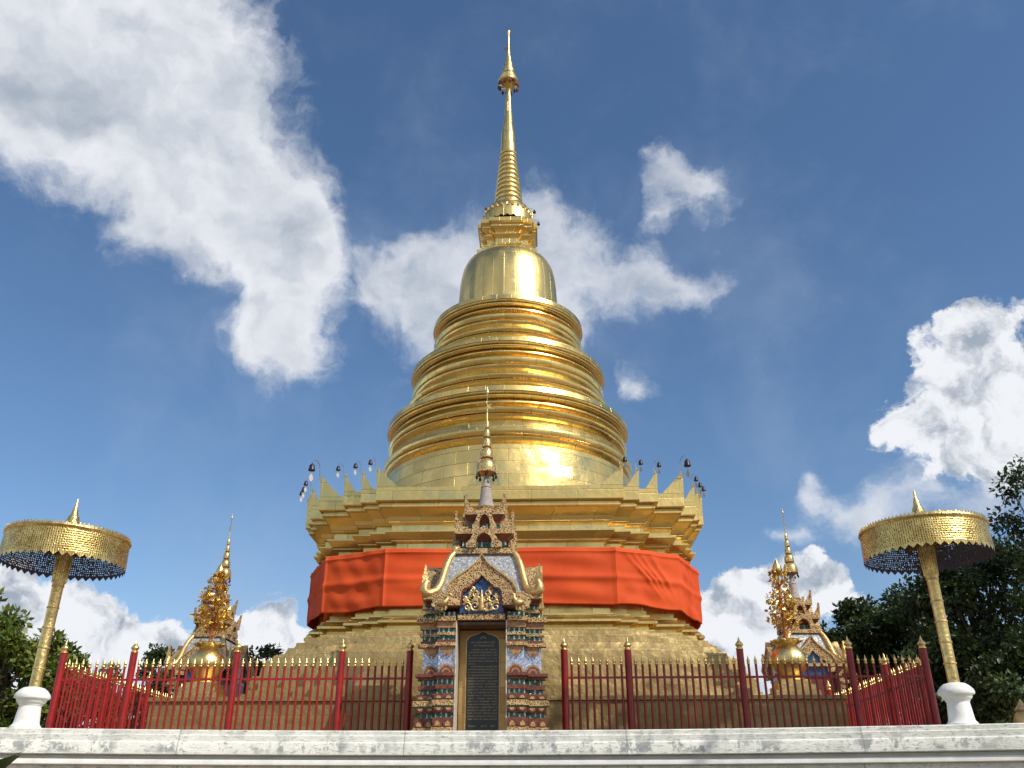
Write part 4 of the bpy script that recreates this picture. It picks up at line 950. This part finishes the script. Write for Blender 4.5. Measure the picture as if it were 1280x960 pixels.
# ------------------------------------------------------------------ trees
def tree(name, base, height, spread, trunk_r, leafsize, nclump, per, mat, label, seed, crown_lo=.35, group='trees around the temple', flat=.75):
    rs = np.random.default_rng(seed); root = empty(name, base, label=label, cat='tree', group=group)
    b = MB(); lean = rs.normal(0, .04, 2) * height
    top = np.array([lean[0], lean[1], height * .78])
    P = [np.array([0, 0, -.05]), top * .33 + np.array([rs.normal(0, .1), rs.normal(0, .1), 0]), top * .66 + np.array([rs.normal(0, .15), rs.normal(0, .15), 0]), top]
    b.tube(P, [trunk_r, trunk_r * .75, trunk_r * .5, trunk_r * .15], 10)
    cl = []
    for k in range(nclump):
        while True:
            u = rs.uniform(-1, 1, 3)
            if .25 < np.linalg.norm(u) < 1: break
        zc = height * (crown_lo + 1) / 2; hz = height * (1 - crown_lo) / 2
        wid = spread * (1 - .35 * max(0, u[2])) 
        c = np.array([u[0] * wid + lean[0] * .7, u[1] * wid + lean[1] * .7, zc + u[2] * hz]); cl.append((c, rs.uniform(.55, 1.25)))
    for k, (c, s) in enumerate(cl):
        if k % 2 == 0 or k < 14:
            t_ = rs.uniform(.3, .85); st = P[0] + (P[3] - P[0]) * min(t_, c[2] / height * .8); mid = (st + c) / 2 + np.array([0, 0, -.05 * height * rs.random()])
            b.tube([st, mid, c], [trunk_r * .30, trunk_r * .17, trunk_r * .05], 5)
    b.build('trunk', M['bark'], root, 60)
    cs_ = np.array([c for c, _ in cl]); ss = np.array([s for _, s in cl])
    idx = np.repeat(np.arange(nclump), per); n = len(idx)
    g_ = rs.normal(0, 1, (n, 3)); g_ /= np.linalg.norm(g_, axis=1)[:, None]; g_ *= (rs.random(n) ** .45)[:, None]
    cr = spread * .30
    pos = cs_[idx] + g_ * (ss[idx] * cr)[:, None] * np.array([1, 1, flat])
    d = rs.normal(0, 1, (n, 3)) + g_ * 1.2 + np.array([0, 0, -.25]); d /= np.linalg.norm(d, axis=1)[:, None]
    t_ = np.cross(d, rs.normal(0, 1, (n, 3)) + np.array([0, 0, 1.5])); t_ /= np.linalg.norm(t_, axis=1)[:, None]
    nn = np.cross(d, t_); L_ = leafsize * rs.uniform(.6, 1.3, n)[:, None]
    v0 = pos; v1 = pos + d * L_ * .5 + t_ * L_ * .26 + nn * L_ * .08; v2 = pos + d * L_; v3 = pos + d * L_ * .5 - t_ * L_ * .26 + nn * L_ * .08
    V = np.stack([v0, v1, v2, v3], 1).reshape(-1, 3)
    me = bpy.data.meshes.new('crown'); me.vertices.add(4 * n); me.vertices.foreach_set('co', V.ravel()); me.loops.add(6 * n); me.polygons.add(2 * n)
    base_i = np.arange(n)[:, None] * 4; li = np.concatenate([base_i + [0, 1, 2], base_i + [0, 2, 3]], 1).ravel()
    me.loops.foreach_set('vertex_index', li.astype(np.int32)); me.polygons.foreach_set('loop_start', np.arange(0, 6 * n, 3, dtype=np.int32)); me.polygons.foreach_set('loop_total', np.full(2 * n, 3, np.int32))
    me.materials.append(mat); me.update(calc_edges=True); me.validate()
    o = bpy.data.objects.new('crown', me); COL.objects.link(o); o.parent = root
    return root
def tree_at(px, py_top, Y, spread_px, **k):
    p = at(px, py_top, Y); d = (Y - CAM[1]); sc = np.linalg.norm(p - CAM) / FPX
    return dict(base=(p[0], Y, ZT), height=p[2] - ZT, spread=spread_px * sc)
LS = M['leaf_sun']; LD = M['leaf_dark']
def T(name, px, py, Y, spx, mat, label, seed, leaf=.2, ncl=40, per=200, lo=.3, tr=.18, **k):
    a = tree_at(px, py, Y, spx); return tree(name, a['base'], a['height'], a['spread'], tr, leaf, ncl, per, mat, label, seed, lo, **k)
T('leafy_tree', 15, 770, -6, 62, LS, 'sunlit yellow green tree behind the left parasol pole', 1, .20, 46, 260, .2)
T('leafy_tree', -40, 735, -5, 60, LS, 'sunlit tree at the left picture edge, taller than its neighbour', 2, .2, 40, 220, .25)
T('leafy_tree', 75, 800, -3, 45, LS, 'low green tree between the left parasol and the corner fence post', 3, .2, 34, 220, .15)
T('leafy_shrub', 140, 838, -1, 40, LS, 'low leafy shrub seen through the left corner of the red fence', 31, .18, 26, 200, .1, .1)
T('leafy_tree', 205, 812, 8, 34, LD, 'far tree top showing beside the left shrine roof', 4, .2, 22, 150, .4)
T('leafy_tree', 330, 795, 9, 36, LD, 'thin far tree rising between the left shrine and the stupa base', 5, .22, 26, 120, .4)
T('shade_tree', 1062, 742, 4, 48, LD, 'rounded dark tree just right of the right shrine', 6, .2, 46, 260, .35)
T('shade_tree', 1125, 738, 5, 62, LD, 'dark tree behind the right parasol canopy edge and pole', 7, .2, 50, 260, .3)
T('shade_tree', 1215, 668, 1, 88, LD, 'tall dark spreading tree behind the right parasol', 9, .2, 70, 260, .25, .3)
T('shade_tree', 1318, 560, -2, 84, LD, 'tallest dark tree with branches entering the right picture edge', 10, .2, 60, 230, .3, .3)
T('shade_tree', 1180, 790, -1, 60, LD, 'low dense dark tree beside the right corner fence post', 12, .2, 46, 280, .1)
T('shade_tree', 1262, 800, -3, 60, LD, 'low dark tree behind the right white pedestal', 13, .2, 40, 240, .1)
# trees beside the path, outside the picture: their dappled shade falls on the wall and the right fence
tree('shade_tree', (18.5, -22.4, 0), 23, 3.9, .45, .34, 70, 170, LD, 'big tree right of the view, shading the right fence', 21, .5)
tree('shade_tree', (12., -27.6, 0), 14., 2.9, .3, .3, 42, 90, LD, 'tree right of the view, dappling the wall', 22, .55)
